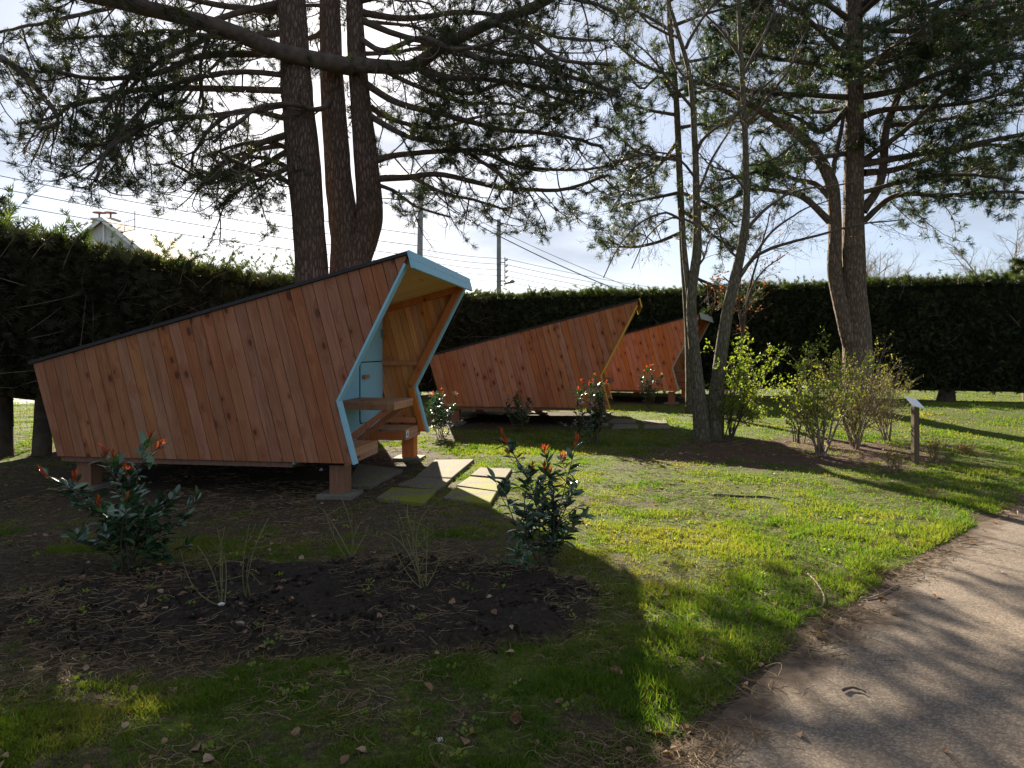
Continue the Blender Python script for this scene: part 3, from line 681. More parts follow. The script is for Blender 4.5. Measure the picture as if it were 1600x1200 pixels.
    # second order: forked twig ends
    k3 = keep & (rs.random(M_) < .7); B4 = P3[k3, 3]; D4 = nrm(P3[k3, 4] - P3[k3, 2] + rs.normal(size=(k3.sum(), 3)) * .09)
    P4 = B4[:, None, :] + D4[:, None, :] * (.08 + .12 * rs.random((len(B4), 1, 1))) * np.linspace(0, 1, 3)[None, :, None]
    br.tubes(P4, np.full((len(B4), 3), .0036), 3, .7); tufts(nd, P4[:, -1], D4, rs, per, ln, wd)
    # cones
    c = rs.random(M_) < .06; cb = P3[c, 3]
    if len(cb):
        cp = cb[:, None, :] + np.array([0, 0, -1.0]) * np.linspace(0, .06, 4)[None, :, None]
        br.tubes(cp, np.repeat(np.array([[.006, .018, .015, .003]]), len(cb), 0), 6, .2)
    return br, nd
def px_limb(pts, d0, d1, rp0, rp1, bulge=0.0):
    n = len(pts); out = []
    for i, (x, y) in enumerate(pts):
        t = i / (n - 1); d = d0 + (d1 - d0) * t + bulge * math.sin(math.pi * t) ; out.append(Pt(x, y, d))
    return (np.array(out), rp0 * d0 / F, rp1 * d0 / F)
def free_limbs(P, n, t0, t1, L0, L1, seed, az=None, up=.1, r=.05):
    """limbs that leave the trunk spline P between heights t0..t1 in all directions"""
    rs = np.random.default_rng(seed); out = []; Q = spline(P, 60)
    for i in range(n):
        t = t0 + (t1 - t0) * (i + rs.random()) / n; b = Q[int(t * 59)]
        a = rs.random() * 2 * math.pi if az is None else math.radians(az[0] + (az[1] - az[0]) * rs.random())
        L = L0 + (L1 - L0) * (t - t0) / (t1 - t0 + 1e-6); L *= .75 + .5 * rs.random()
        d = np.array([math.cos(a), math.sin(a), 0]); k = np.linspace(0, 1, 5)
        pts = b + d * L * k[:, None] + np.array([0, 0, 1.]) * (up * L * np.sin(k * 2.2))[:, None] + rs.normal(size=(5, 3)) * .07 * L * k[:, None] * .6
        out.append((pts, r * (.6 + .4 * L / max(L0, L1)), .012))
    return out
def to_local(mb, o):
    for k in range(len(mb.V)): mb.V[k] = mb.V[k] - np.asarray(o, float)[None, :]
    return mb

# ------------------------------------------------------------------ pine 1: forked reddish pine behind the blue cabin
def pine(label, base, trunks, limbs, seed, barkm, needle, group=None, lower=None, **kw):
    base = np.array([base[0], base[1], float(Hgt(base[0], base[1]))])
    root = thing('pine_tree', label, 'pine tree', base, group=group)
    for k, (P, R) in enumerate(trunks):
        mb = MB(); trunk_mesh(mb, P, R, seed=seed + k); to_local(mb, base).build('trunk', barkm, root, smooth=True)
    br, nd = pine_limbs(limbs, seed, **kw)
    to_local(br, base).build('branches', barkm if False else M['twig'], root, smooth=True)
    to_local(nd, base).build('crown', needle, root)
    return root
GP = 'pines around the cabins'
# the separate left stem, d = 12.8
d = 12.8
b1 = Pt(488, 0, d); b1[2] = 0
T1 = np.array([[b1[0], d, -.05], Pt(486, 420, d), Pt(474, 250, d), Pt(462, 100, d), Pt(452, -60, d), Pt(446, -300, d + .3), Pt(452, -560, d + .4)])
lim = [
 px_limb([(432, 142), (330, 139), (225, 141), (165, 158), (112, 172), (85, 192), (30, 204)], d, d - 1.2, 6, 2),
 px_limb([(432, 85), (320, 87), (255, 112), (190, 122), (120, 118), (60, 100)], d, d - 2.6, 6, 2),
 px_limb([(438, 206), (397, 229), (367, 266), (319, 285), (262, 258)], d, d - 1.0, 6, 2),
 px_limb([(440, 190), (380, 172), (330, 200), (305, 240), (298, 282)], d, d + 1.4, 5, 2),
 px_limb([(444, 255), (405, 280), (372, 300), (345, 332)], d, d - .4, 3.5, 1.5),
 px_limb([(440, 120), (380, 112), (300, 122), (240, 152), (200, 200), (165, 240)], d, d - 2.2, 5, 2),
 px_limb([(432, 50), (350, 58), (260, 50), (170, 62), (105, 72)], d, d + 1.6, 6, 2),
 px_limb([(430, 20), (350, 10), (250, -5), (150, 20), (60, 44), (-10, 60)], d, d + .8, 6, 2),
 px_limb([(430, 0), (340, 30), (240, 80), (180, 150), (140, 215)], d, d - 1.8, 6, 2),
 px_limb([(440, 160), (350, 180), (250, 190), (180, 230), (150, 285)], d, d - 2.8, 5, 2),
 px_limb([(430, -20), (300, -50), (180, -60), (60, -30)], d, d - 1.8, 6, 2),
]
for P, _, _ in lim: P[0] += [.3, 0, 0]
lim += [px_limb([(470, 300), (430, 272), (385, 264), (330, 272)], d, d - .7, 5, 2), px_limb([(470, 240), (420, 222), (370, 230), (320, 250)], d, d - .2, 5, 2), px_limb([(470, 275), (425, 250), (380, 246), (340, 262)], d, d + .6, 5, 2), px_limb([(452, 235), (400, 262), (350, 275), (300, 262)], d, d + 2.2, 5, 2), px_limb([(455, 260), (420, 275), (385, 262), (350, 240)], d, d - 2.6, 5, 2), px_limb([(455, 225), (400, 235), (350, 255), (310, 300)], d + .1, d + 1.0, 5, 2)]
lim += free_limbs(T1, 9, .62, .97, 2.6, 1.4, 5, az=(110, 300), up=.12, r=.05)
pine('tall pine with one straight reddish trunk, leftmost stem behind the blue cabin', T1[0], [(T1, [.36, .30, .29, .27, .23, .16, .04])], lim, 101, M['bark1'], M['needle'], GP, spacing=.2, side_len=(1.15, .9), per=34, ln=.105, wd=.0056, droop=.28, twig_sp=.115, tuft_p=.8)
d = 13.4
b2 = Pt(545, 0, d); b2[2] = 0
T2 = np.array([[b2[0], d, -.05], Pt(548, 440, d), Pt(540, 370, d), Pt(528, 270, d), Pt(519, 130, d), Pt(515, -40, d), Pt(512, -280, d), Pt(500, -520, d)])
T3 = np.array([Pt(552, 425, d), Pt(568, 375, d), Pt(578, 330, d), Pt(570, 230, d), Pt(560, 120, d), Pt(554, -30, d), Pt(560, -260, d), Pt(580, -500, d)])
lim = [
 px_limb([(548, 104), (500, 96), (430, 80), (340, 46), (200, 12), (100, -14), (-40, -60), (-140, -60)], d - .25, d - 3.0, 15, 9),
 px_limb([(545, 100), (600, 104), (645, 103), (700, 68), (770, 35), (850, 0), (940, -50)], d - .3, d - 2.0, 13, 6),
 px_limb([(340, 47), (300, 72), (250, 96), (205, 140), (183, 175), (186, 240), (190, 275)], d - 1.5, d - 1.8, 5, 1.5),
 px_limb([(332, 46), (312, 100), (312, 160), (298, 215)], d - 1.5, d - 1.0, 4, 1.5),
 px_limb([(-140, -60), (-60, 60), (0, 90), (38, 120), (82, 170), (84, 190), (60, 196)], d - 3.0, d - 3.0, 7, 3),
 px_limb([(586, 251), (624, 242), (710, 236), (770, 236), (837, 230)], d, d - 1.0, 6, 2),
 px_limb([(592, 279), (640, 276), (687, 270), (785, 287), (875, 289), (952, 262)], d, d - 1.6, 6, 2),
 px_limb([(755, 237), (819, 262), (912, 268), (985, 250)], d - .6, d - 1.8, 3.5, 1.5),
 px_limb([(570, 130), (620, 160), (700, 180), (780, 200), (860, 210), (935, 225)], d, d - 2.0, 6, 2),
 px_limb([(565, 90), (640, 130), (720, 160), (800, 165), (885, 192)], d, d + 1.5, 5, 2),
 px_limb([(575, 180), (640, 215), (700, 225), (760, 258), (805, 300)], d, d - 1.8, 5, 2),
 px_limb([(645, 102), (700, 120), (770, 125), (850, 140), (935, 150)], d - .8, d - 1.6, 6, 2),
 px_limb([(700, 68), (760, 95), (820, 95), (900, 120), (965, 142)], d - 1.0, d - 2.6, 6, 2),
 px_limb([(565, 20), (640, 30), (720, 20), (800, 30), (880, 58), (955, 60)], d, d + 1.0, 6, 2),
 px_limb([(588, 288), (620, 300), (650, 322), (700, 332)], d, d - .6, 3.5, 1.5),
 px_limb([(640, 275), (690, 300), (740, 312), (795, 328)], d - .3, d - 1.6, 3.5, 1.5),
 px_limb([(560, 0), (650, -20), (760, -30), (880, 0), (960, 25)], d, d - 2.6, 7, 2),
 px_limb([(770, 35), (830, 62), (880, 92), (950, 100)], d - 1.6, d - 3.0, 5, 2),
 px_limb([(520, 150), (500, 170), (450, 160), (400, 170), (340, 220)], d, d - 2.6, 5, 2),
 px_limb([(562, 60), (600, 80), (660, 60), (720, 80), (790, 60)], d, d - 3.0, 5, 2),
 px_limb([(566, 160), (620, 190), (690, 200), (750, 185), (830, 180)], d, d + 2.4, 5, 2),
 px_limb([(516, 40), (480, 60), (400, 50), (330, 100), (270, 170)], d, d + 2.0, 5, 2),
 px_limb([(560, 30), (640, 60), (760, 80), (860, 100), (930, 130)], d, d + .4, 6, 2),
 px_limb([(645, 102), (720, 145), (800, 130), (880, 160)], d - .6, d + .6, 5, 2),
]
lim += free_limbs(T2, 8, .66, .97, 2.6, 1.3, 6, az=(90, 270), up=.12, r=.05) + free_limbs(T3, 9, .55, .97, 3.0, 1.3, 8, az=(-100, 100), up=.12, r=.05)
pine('tall pine forking low into two reddish trunks, with long limbs over the blue cabin', b2, [(T2, [.44, .40, .28, .25, .22, .19, .14, .04]), (T3, [.26, .27, .25, .22, .18, .15, .12, .04])], lim, 202, M['bark1'], M['needle'], GP, spacing=.19, side_len=(1.1, .8), per=32, ln=.11, wd=.0056, droop=.18, twig_sp=.115, tuft_p=.8)
# ------------------------------------------------------------------ pine at the right
d = 16.0
b3 = Pt(1342, 0, d); b3[2] = 0
U1 = np.array([[b3[0], d, -.05], Pt(1338, 520, d), Pt(1333, 430, d), Pt(1333, 300, d), Pt(1336, 150, d), Pt(1334, -20, d), Pt(1334, -300, d), Pt(1330, -480, d)])
U2 = np.array([Pt(1332, 560, d), Pt(1318, 500, d - .1), Pt(1305, 430, d), Pt(1305, 370, d), Pt(1303, 320, d), Pt(1298, 285, d), Pt(1275, 240, d), Pt(1245, 208, d), Pt(1215, 190, d), Pt(1172, 164, d)])
lim = [
 px_limb([(1348, 330), (1376, 282), (1384, 200), (1416, 124), (1440, 60), (1450, -20)], d, d - .3, 8, 4),
 px_limb([(1350, 256), (1440, 240), (1560, 216), (1680, 195)], d, d - 1.5, 6, 2.5),
 px_limb([(1350, 270), (1400, 264), (1470, 240), (1540, 225), (1620, 235)], d, d + 1.0, 6, 2),
 px_limb([(1346, 182), (1380, 172), (1440, 168), (1520, 160), (1620, 130)], d, d - 1.0, 6, 2),
 px_limb([(1384, 196), (1440, 192), (1500, 186), (1590, 178)], d, d + 1.5, 4, 2),
 px_limb([(1346, 152), (1400, 140), (1470, 110), (1540, 90), (1630, 80)], d, d - 2, 6, 2),
 px_limb([(1344, 104), (1400, 80), (1480, 50), (1560, 30), (1650, 20)], d, d + 1, 6, 2),
 px_limb([(1344, 60), (1400, 30), (1480, 0), (1560, -20), (1640, -20)], d, d - 1, 6, 2),
 px_limb([(1344, 130), (1420, 95), (1500, 75), (1570, 60)], d, d + 2, 5, 2),
 px_limb([(1344, 40), (1420, 50), (1500, 30), (1600, 50)], d, d + 2.4, 5, 2),
 px_limb([(1350, 345), (1400, 305), (1480, 305), (1560, 300), (1660, 300)], d, d - .8, 5, 2),
 px_limb([(1350, 300), (1420, 282), (1500, 272), (1580, 280)], d, d - 2, 4, 2),
 px_limb([(1350, 250), (1420, 200), (1500, 130), (1560, 110)], d, d - 2.4, 5, 2),
 px_limb([(1296, 300), (1304, 260), (1312, 232), (1320, 180)], d, d, 5, 3),
 px_limb([(1296, 346), (1256, 308), (1216, 296), (1172, 292), (1110, 318)], d, d - .5, 6, 2),
 px_limb([(1300, 314), (1276, 288), (1240, 280), (1216, 262), (1188, 228)], d, d + 1, 5, 2),
 px_limb([(1326, 152), (1248, 148), (1176, 146), (1120, 132)], d, d - .6, 5, 2),
 px_limb([(1328, 165), (1285, 205), (1240, 180), (1190, 170)], d, d + 1.0, 5, 2),
 px_limb([(1326, 122), (1270, 100), (1210, 90), (1150, 80)], d, d - 1.5, 5, 2),
 px_limb([(1326, 60), (1270, 40), (1200, 20), (1130, 10)], d, d + 1.0, 5, 2),
 px_limb([(1326, 90), (1290, 60), (1250, 20), (1210, -10)], d, d - 2.5, 5, 2),
 px_limb([(1322, 240), (1250, 252), (1190, 270), (1120, 292)], d, d - 1.6, 4, 2),
 px_limb([(1326, 30), (1280, 0), (1220, -20), (1150, -30)], d, d - 1.6, 5, 2),
 px_limb([(1172, 164), (1130, 140), (1090, 130), (1050, 150)], d, d - .6, 5, 2),
 px_limb([(1344, 20), (1400, -20), (1480, -40), (1580, -60)], d, d - .6, 6, 2),
 px_limb([(1344, 10), (1380, -10), (1450, 15), (1520, 10), (1600, -5)], d, d - 2.4, 6, 2),
]
lim += free_limbs(U1, 14, .55, .97, 4.4, 1.5, 9, up=.1, r=.07)
pine('big pine with grey plated trunk and a side stem, right of the cabins', b3, [(U1, [.34, .30, .26, .22, .195, .17, .12, .04]), (U2, [.12, .15, .16, .14, .14, .14, .12, .11, .09, .06])], lim, 303, M['bark2'], M['needle2'], GP, spacing=.17, side_len=(1.4, 1.0), per=34, ln=.135, wd=.0078, droop=.07, twig_sp=.10, tuft_p=.85)
# ------------------------------------------------------------------ slender pine between
d = 17.0
b4 = Pt(1078, 0, d); b4[2] = 0
S1 = np.array([[b4[0], d, -.05], Pt(1076, 520, d), Pt(1068, 400, d), Pt(1062, 280, d), Pt(1056, 150, d), Pt(1046, 20, d), Pt(1040, -120, d), Pt(1040, -260, d)])
lim = [px_limb(p, d, d + o, 3.2, 1.2) for p, o in [
 ([(1068, 362), (1020, 380), (975, 385), (945, 372)], -1), ([(1064, 300), (1010, 312), (965, 322)], 1), ([(1062, 250), (1000, 240), (965, 212), (945, 200)], -.5),
 ([(1060, 180), (1000, 170), (955, 150)], .5), ([(1055, 120), (1000, 100), (955, 62)], -1), ([(1068, 425), (1100, 440), (1130, 448), (1165, 440)], 0),
 ([(1062, 300), (1110, 320), (1150, 350)], -1), ([(1058, 200), (1120, 190), (1165, 182)], 1), ([(1055, 100), (1110, 90), (1180, 62)], 0), ([(1052, 50), (1000, 20), (955, 0)], .8),
 ([(1052, 40), (1110, 20), (1175, 0)], -1), ([(1060, 220), (1020, 270), (985, 290), (950, 330)], .8), ([(1060, 150), (1110, 140), (1150, 120)], 1), ([(1048, 0), (1090, -20), (1150, -30)], 0), ([(1048, 0), (1000, -20), (950, -40)], 0), ([(1060, 240), (1030, 250), (1010, 225), (975, 245)], -.4), ([(1066, 330), (1090, 345), (1120, 372), (1150, 385)], .6), ([(1058, 160), (1030, 120), (1000, 140), (970, 110)], .3)]]
lim += free_limbs(S1, 5, .75, .97, 1.6, .8, 12, r=.03)
pine('slender young pine with thin stem, between the far cabin and the big right pine', b4, [(S1, [.11, .10, .085, .08, .07, .06, .04, .02])], lim, 404, M['bark3'], M['needle2'], GP, spacing=.13, side_len=(.95, .6), per=26, ln=.13, wd=.0075, droop=.04, twig_sp=.085, tuft_p=.7, start=.12)

# ------------------------------------------------------------------ hedges
FLAKE = np.array([[-.5, 0, 0], [.5, .05, 0], [.62, .5, .1], [0, 1, 0], [-.55, .55, .1]])
SPRAY = np.array([[-.06, 0, 0], [.06, 0, 0], [.05, 1, .05], [-.05, .25, 0], [-.55, .62, .04], [.05, .28, 0], [.55, .68, .04], [0, .45, 0], [-.38, .88, .05], [.02, .5, 0], [.36, .92, .05]])
SPRAY_F = [(0, 1, 2), (0, 3, 4), (1, 6, 5), (3, 7, 8), (5, 10, 9)]
def hedge(label, path, thick, zt, zb, dens, size, fol, seed, trunks, tops=0, twig_n=0, top_amp=.2, tl=.5):
    rs = np.random.default_rng(seed)
    p0 = np.array(path[0], float); p = np.array(path, float)
    R_ = thing('conifer_hedge', label, 'hedge', (p0[0], p0[1], 0))
    Q = resample(p, .25); n = len(Q); T = nrm(np.gradient(Q, axis=0)); Nn = np.c_[T[:, 1], -T[:, 0]]     # towards the camera side
    s = np.linspace(0, 1, n)
    top = np.interp(s, np.linspace(0, 1, len(zt)), zt) + top_amp * (fbm(np.arange(n) * .11, np.zeros(n), 4, seed) - .5) * 2
    bot = np.interp(s, np.linspace(0, 1, len(zb)), zb)
    k = 14; V = []
    ang = np.linspace(0, 2 * math.pi, k, endpoint=False)
    for a in ang:
        ca, sa = math.cos(a), math.sin(a); ex = 4.5
        rr = 1 / (abs(ca) ** ex + abs(sa) ** ex) ** (1 / ex)
        off = ca * rr * thick * .5 * .86; hh = (top + bot) / 2 + sa * rr * (top - bot) / 2 * 1.0
        off = off + .16 * (fbm(np.arange(n) * .3 + a * 2, hh * 1.3, 3, seed + 2) - .5)
        V.append(np.c_[Q + Nn * np.reshape(off, (-1, 1)), hh])
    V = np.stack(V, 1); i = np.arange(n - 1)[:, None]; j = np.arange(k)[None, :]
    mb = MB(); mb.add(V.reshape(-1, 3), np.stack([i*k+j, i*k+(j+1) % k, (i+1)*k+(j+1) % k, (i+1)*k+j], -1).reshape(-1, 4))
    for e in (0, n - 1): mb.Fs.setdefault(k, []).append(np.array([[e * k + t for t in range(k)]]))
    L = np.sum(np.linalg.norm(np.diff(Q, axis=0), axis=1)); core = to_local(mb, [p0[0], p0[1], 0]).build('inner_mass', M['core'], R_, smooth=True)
    # foliage: front face and top
    H_ = float(np.mean(top - bot)); nf = int(L * (H_ + thick) * dens)
    x = rs.random(nf) * (n - 1); i0 = np.minimum(x.astype(int), n - 2); f = x - i0
    qb = Q[i0] * (1 - f)[:, None] + Q[i0 + 1] * f[:, None]; tt = top[i0] * (1 - f) + top[i0 + 1] * f; bb = bot[i0] * (1 - f) + bot[i0 + 1] * f
    isf = rs.random(nf) < H_ / (H_ + thick)
    h = np.where(isf, bb + (tt - bb) * rs.random(nf), tt + .05 * rs.normal(size=nf)); o = np.where(isf, thick * .5, thick * (rs.random(nf) - .5))
    lump = (fbm(x * .25 * 1.6, h * 1.6, 3, seed + 5) - .5) * .34 + (fbm(x * .25 * 5, h * 5, 2, seed + 7) - .5) * .14
    o = np.where(isf, o + lump - .5 * thick * sstep(.78, 1.0, (h - bb) / (tt - bb)) ** 2 * .5 - .08 * rs.random(nf), o); h = np.where(isf, h, h + lump * .6)
    B = np.c_[qb + Nn[i0] * o[:, None], h]
    D = np.where(isf[:, None], np.c_[Nn[i0], np.full(nf, .25)], np.array([[0, 0, 1.]])) + rs.normal(size=(nf, 3)) * .65
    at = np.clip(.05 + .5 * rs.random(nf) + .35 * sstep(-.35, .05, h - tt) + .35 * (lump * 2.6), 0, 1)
    mb = MB(); sz = size * (.6 + .8 * rs.random(nf)); mb.leaves(B, D, rs.normal(size=(nf, 3)), sz, SPRAY, SPRAY_F, at)
    to_local(mb, [p0[0], p0[1], 0]).build('foliage', fol, R_)
    if tops:
        m = tops; x = rs.random(m) * (n - 1); i0 = x.astype(int); B = np.c_[Q[i0] + Nn[i0] * (thick * .9 * (rs.random(m) - .4))[:, None], top[i0] - .05]
        ln = tl * (.35 + .9 * rs.random(m) ** 2); D = nrm(np.c_[rs.normal(size=(m, 2)) * .55, np.full(m, 1.0)])
        kk = 6; t = np.linspace(0, 1, kk)[None, :, None]
        P = B[:, None, :] + D[:, None, :] * ln[:, None, None] * t + np.c_[rs.normal(size=(m, 2)) * .35, np.full(m, -.12)][:, None, :] * ln[:, None, None] * t ** 2
        mb = MB(); mb.tubes(P, np.repeat(np.array([[.007, .006, .005, .004, .003, .002]]), m, 0), 3, .2)
        per = 12; own = np.repeat(np.arange(m), per); u = np.tile((np.arange(per) + .5) / per, m); z = u * (kk - 1); i1 = np.minimum(z.astype(int), kk - 2); ff = (z - i1)[:, None]
        b = P[own, i1] * (1 - ff) + P[own, i1 + 1] * ff; tg = nrm(P[own, i1 + 1] - P[own, i1])
        d_ = tg + rs.normal(size=(len(own), 3)) * .45
        mb.leaves(b, d_, rs.normal(size=(len(own), 3)), (.5 + .5 * rs.random(len(own))) * size * 1.3 * (1.2 - .5 * u), SPRAY, SPRAY_F, rs.random(len(own)))
        to_local(mb, [p0[0], p0[1], 0]).build('top_shoots', M['sprig'], R_)
    if twig_n:
        m = twig_n; x = rs.random(m) * (n - 1); i0 = x.astype(int); hh = bot[i0] + (top - bot)[i0] * rs.random(m) * .85
        B = np.c_[Q[i0] + Nn[i0] * (thick * .5 - .12), hh]; ln = .3 + .8 * rs.random(m)
        D = nrm(np.c_[Nn[i0] * .35 + T[i0] * rs.normal(size=(m, 1)) * .8, rs.normal(size=m) * .5 + .25])
        t = np.linspace(0, 1, 5)[None, :, None]; P = B[:, None, :] + D[:, None, :] * ln[:, None, None] * t + rs.normal(size=(m, 1, 3)) * .15 * ln[:, None, None] * t * t
        mb = MB(); mb.tubes(P, np.repeat(np.array([[.008, .007, .005, .004, .002]]), m, 0), 3, .4)
        to_local(mb, [p0[0], p0[1], 0]).build('twigs', M['twig_pale'], R_)
    for (x, y, r, hgt) in trunks:
        mb = MB(); trunk_mesh(mb, [[x, y, -.05], [x + .03, y, hgt * .5], [x - .04, y + .03, hgt]], [r * 1.35, r, r * .8], k=12, n=14, seed=int(abs(x * 7)))
        to_local(mb, [p0[0], p0[1], 0]).build('trunk', M['bark3'] if False else M['twig'], R_, smooth=True)
    return R_
LP = [(-8.6, 6.5), (-7.75, 9.2), (-7.15, 11.0), (-6.5, 13.2), (-5.9, 15.7), (-5.6, 18), (-4.2, 22.5), (-1.2, 26.3)]
hedge('overgrown dark conifer hedge with feathery top shoots, behind and left of the blue cabin', LP, 1.7,
      [3.5, 3.2, 3.02, 3.05, 3.15, 3.2, 3.3, 3.4, 3.4], [1.05, 1.05, .55, .2, .15, .15, .15, .15], 330, .15, M['hedge_old'], 31,
      [(-7.55, 10.4, .12, 2.4), (-7.05, 10.55, .10, 2.4), (-8.1, 8.0, .1, 2.2), (-6.6, 13.6, .1, 2), (-6.0, 16, .1, 2)], tops=300, twig_n=420, top_amp=.12, tl=.95)
hedge('dark clipped conifer hedge running straight behind the far cabins and the big pine', [(-1.3, 26.6), (2.5, 26.0), (7.0, 24.6), (12, 22.4), (18, 19.6), (27, 15.5)], 1.6,
      [3.55, 3.6, 3.6, 3.55, 3.6, 3.7], [.12, .12, .3, .32, .3, .3], 270, .15, M['hedge'], 47,
      [(9.35, 23.1, .17, .7), (13.25, 21.5, .22, .7), (6.3, 24.7, .14, .7), (17.0, 20.0, .2, .7), (11.2, 22.6, .1, .7)], tops=700, twig_n=160, top_amp=.12, tl=.45)
# the ragged conifer whose tips stand above the hedge at the left edge
rs = np.random.default_rng(5)
def plume_conifer(name, label, base, h, n, spread, seed, m, z0=.4, ln=(.5, .5), sz=.13):
    rs = np.random.default_rng(seed); base = np.array(base, float); r = thing(name, label, 'conifer', base)
    mb = MB(); trunk_mesh(mb, [[0, 0, -.05], [.05, 0, h * .5], [0, .03, h * .95]], [.12, .08, .02], k=10, n=12); mb.build('trunk', M['twig'], r, smooth=True)
    z = z0 + (h - z0) * rs.random(n) ** .75; a = rs.random(n) * 2 * math.pi; L = spread * (1 - .75 * (z / h) ** 2) * (.5 + .6 * rs.random(n))
    D = np.c_[np.cos(a), np.sin(a), .5 + .5 * rs.random(n)]; kk = 7; t = np.linspace(0, 1, kk)[None, :, None]
    P = np.c_[np.zeros((n, 2)), z][:, None, :] + nrm(D)[:, None, :] * L[:, None, None] * t; P[:, :, 2] -= .22 * L[:, None] * t[:, :, 0] ** 2
    P += np.cumsum(rs.normal(size=P.shape) * .02, 1)
    mb = MB(); mb.tubes(P, .012 * (1 - .8 * np.repeat(t[:, :, 0], n, 0)) + .002, 4, .4); mb.build('branches', M['twig'], r, smooth=True)
    per = 34; own = np.repeat(np.arange(n), per); u = .15 + .85 * rs.random(n * per); x = u * (kk - 1); i1 = np.minimum(x.astype(int), kk - 2); f = (x - i1)[:, None]
    b = P[own, i1] * (1 - f) + P[own, i1 + 1] * f + rs.normal(size=(len(own), 3)) * .03; tg = nrm(P[own, i1 + 1] - P[own, i1])
    mb = MB(); mb.leaves(b, tg + rs.normal(size=b.shape) * .5, rs.normal(size=b.shape), sz * (.6 + .7 * rs.random(len(own))), SPRAY, SPRAY_F, rs.random(len(own))); mb.build('crown', m, r)
plume_conifer('conifer', 'ragged dark conifer with loose tips at the far left edge of the hedge', (-7.9, 10.6, 0), 3.75, 46, 1.2, 8, M['hedge_old'], 1.2, sz=.12)
plume_conifer('conifer', 'drooping conifer shoots above the hedge at the far right edge', (15.8, 21.6, 0), 4.3, 40, 1.5, 10, M['hedge'], 2.8, sz=.16)

# ------------------------------------------------------------------ bare broadleaf trees
def grow(mb_out, P0, D0, L, r, lev, rs, sag=0.0, kids=(5, 5, 4), leaves=None, ratio=.55, up=.15, wild=.22):
    """breadth-first twigs: all branches of one level at once"""
    P0 = np.asarray(P0, float); D0 = nrm(np.asarray(D0, float)); L = np.asarray(L, float); r = np.asarray(r, float)
    for lv in range(lev):
        m = len(P0); k = 7; t = np.linspace(0, 1, k)[None, :, None]
        bend = rs.normal(size=(m, 1, 3)) * wild; bend[:, :, 2] += up - sag * (lv + 1)
        P = P0[:, None, :] + D0[:, None, :] * L[:, None, None] * t + bend * L[:, None, None] * t ** 2 + np.cumsum(rs.normal(size=(m, k, 3)) * .022, 1) * L[:, None, None] * t
        mb_out.tubes(P, r[:, None] * (1 - .7 * t[:, :, 0]), 5 if lv == 0 else (4 if lv == 1 else 3), .5)
        if lv >= lev - 2 and leaves is not None: leaves.append(P)
        if lv == lev - 1: break
        c = kids[min(lv, len(kids) - 1)]; own = np.repeat(np.arange(m), c); u = .25 + .75 * rs.random(m * c); x = u * (k - 1); i1 = np.minimum(x.astype(int), k - 2); f = (x - i1)[:, None]
        b = P[own, i1] * (1 - f) + P[own, i1 + 1] * f; T = nrm(P[own, i1 + 1] - P[own, i1]); S = nrm(np.cross(T, rs.normal(size=T.shape)))
        an = (22 + 38 * rs.random((len(own), 1))) * math.pi / 180
        D0 = nrm(T * np.cos(an) + S * np.sin(an)); P0 = b; L = L[own] * ratio * (.6 + .7 * rs.random(len(own))) * (1.15 - .4 * u); r = np.maximum(r[own] * .55 * (1.1 - .5 * u), .0016)
LEAF = np.array([[0, 0, 0], [-.22, .3, .05], [-.26, .6, .04], [0, 1, -.06], [.26, .6, .04], [.22, .3, .05], [0, .5, -.02]])
LEAF_F = [(0, 6, 2, 1), (6, 3, 2), (0, 5, 4, 6), (6, 4, 3)]
def scatter_leaves(mb, Ps, n, size, rs, jitter=.01):
    A_ = np.concatenate([p.reshape(-1, p.shape[1], 3) for p in Ps]); m, k, _ = A_.shape
    own = rs.integers(0, m, n); u = .2 + .8 * rs.random(n); x = u * (k - 1); i1 = np.minimum(x.astype(int), k - 2); f = (x - i1)[:, None]
    b = A_[own, i1] * (1 - f) + A_[own, i1 + 1] * f; T = nrm(A_[own, i1 + 1] - A_[own, i1])
    mb.leaves(b + rs.normal(size=b.shape) * jitter, T + rs.normal(size=b.shape) * .8, np.array([[0, 0, 1.]]) + rs.normal(size=b.shape) * .6, size * (.55 + .8 * rs.random(n)), LEAF, LEAF_F, rs.random(n))
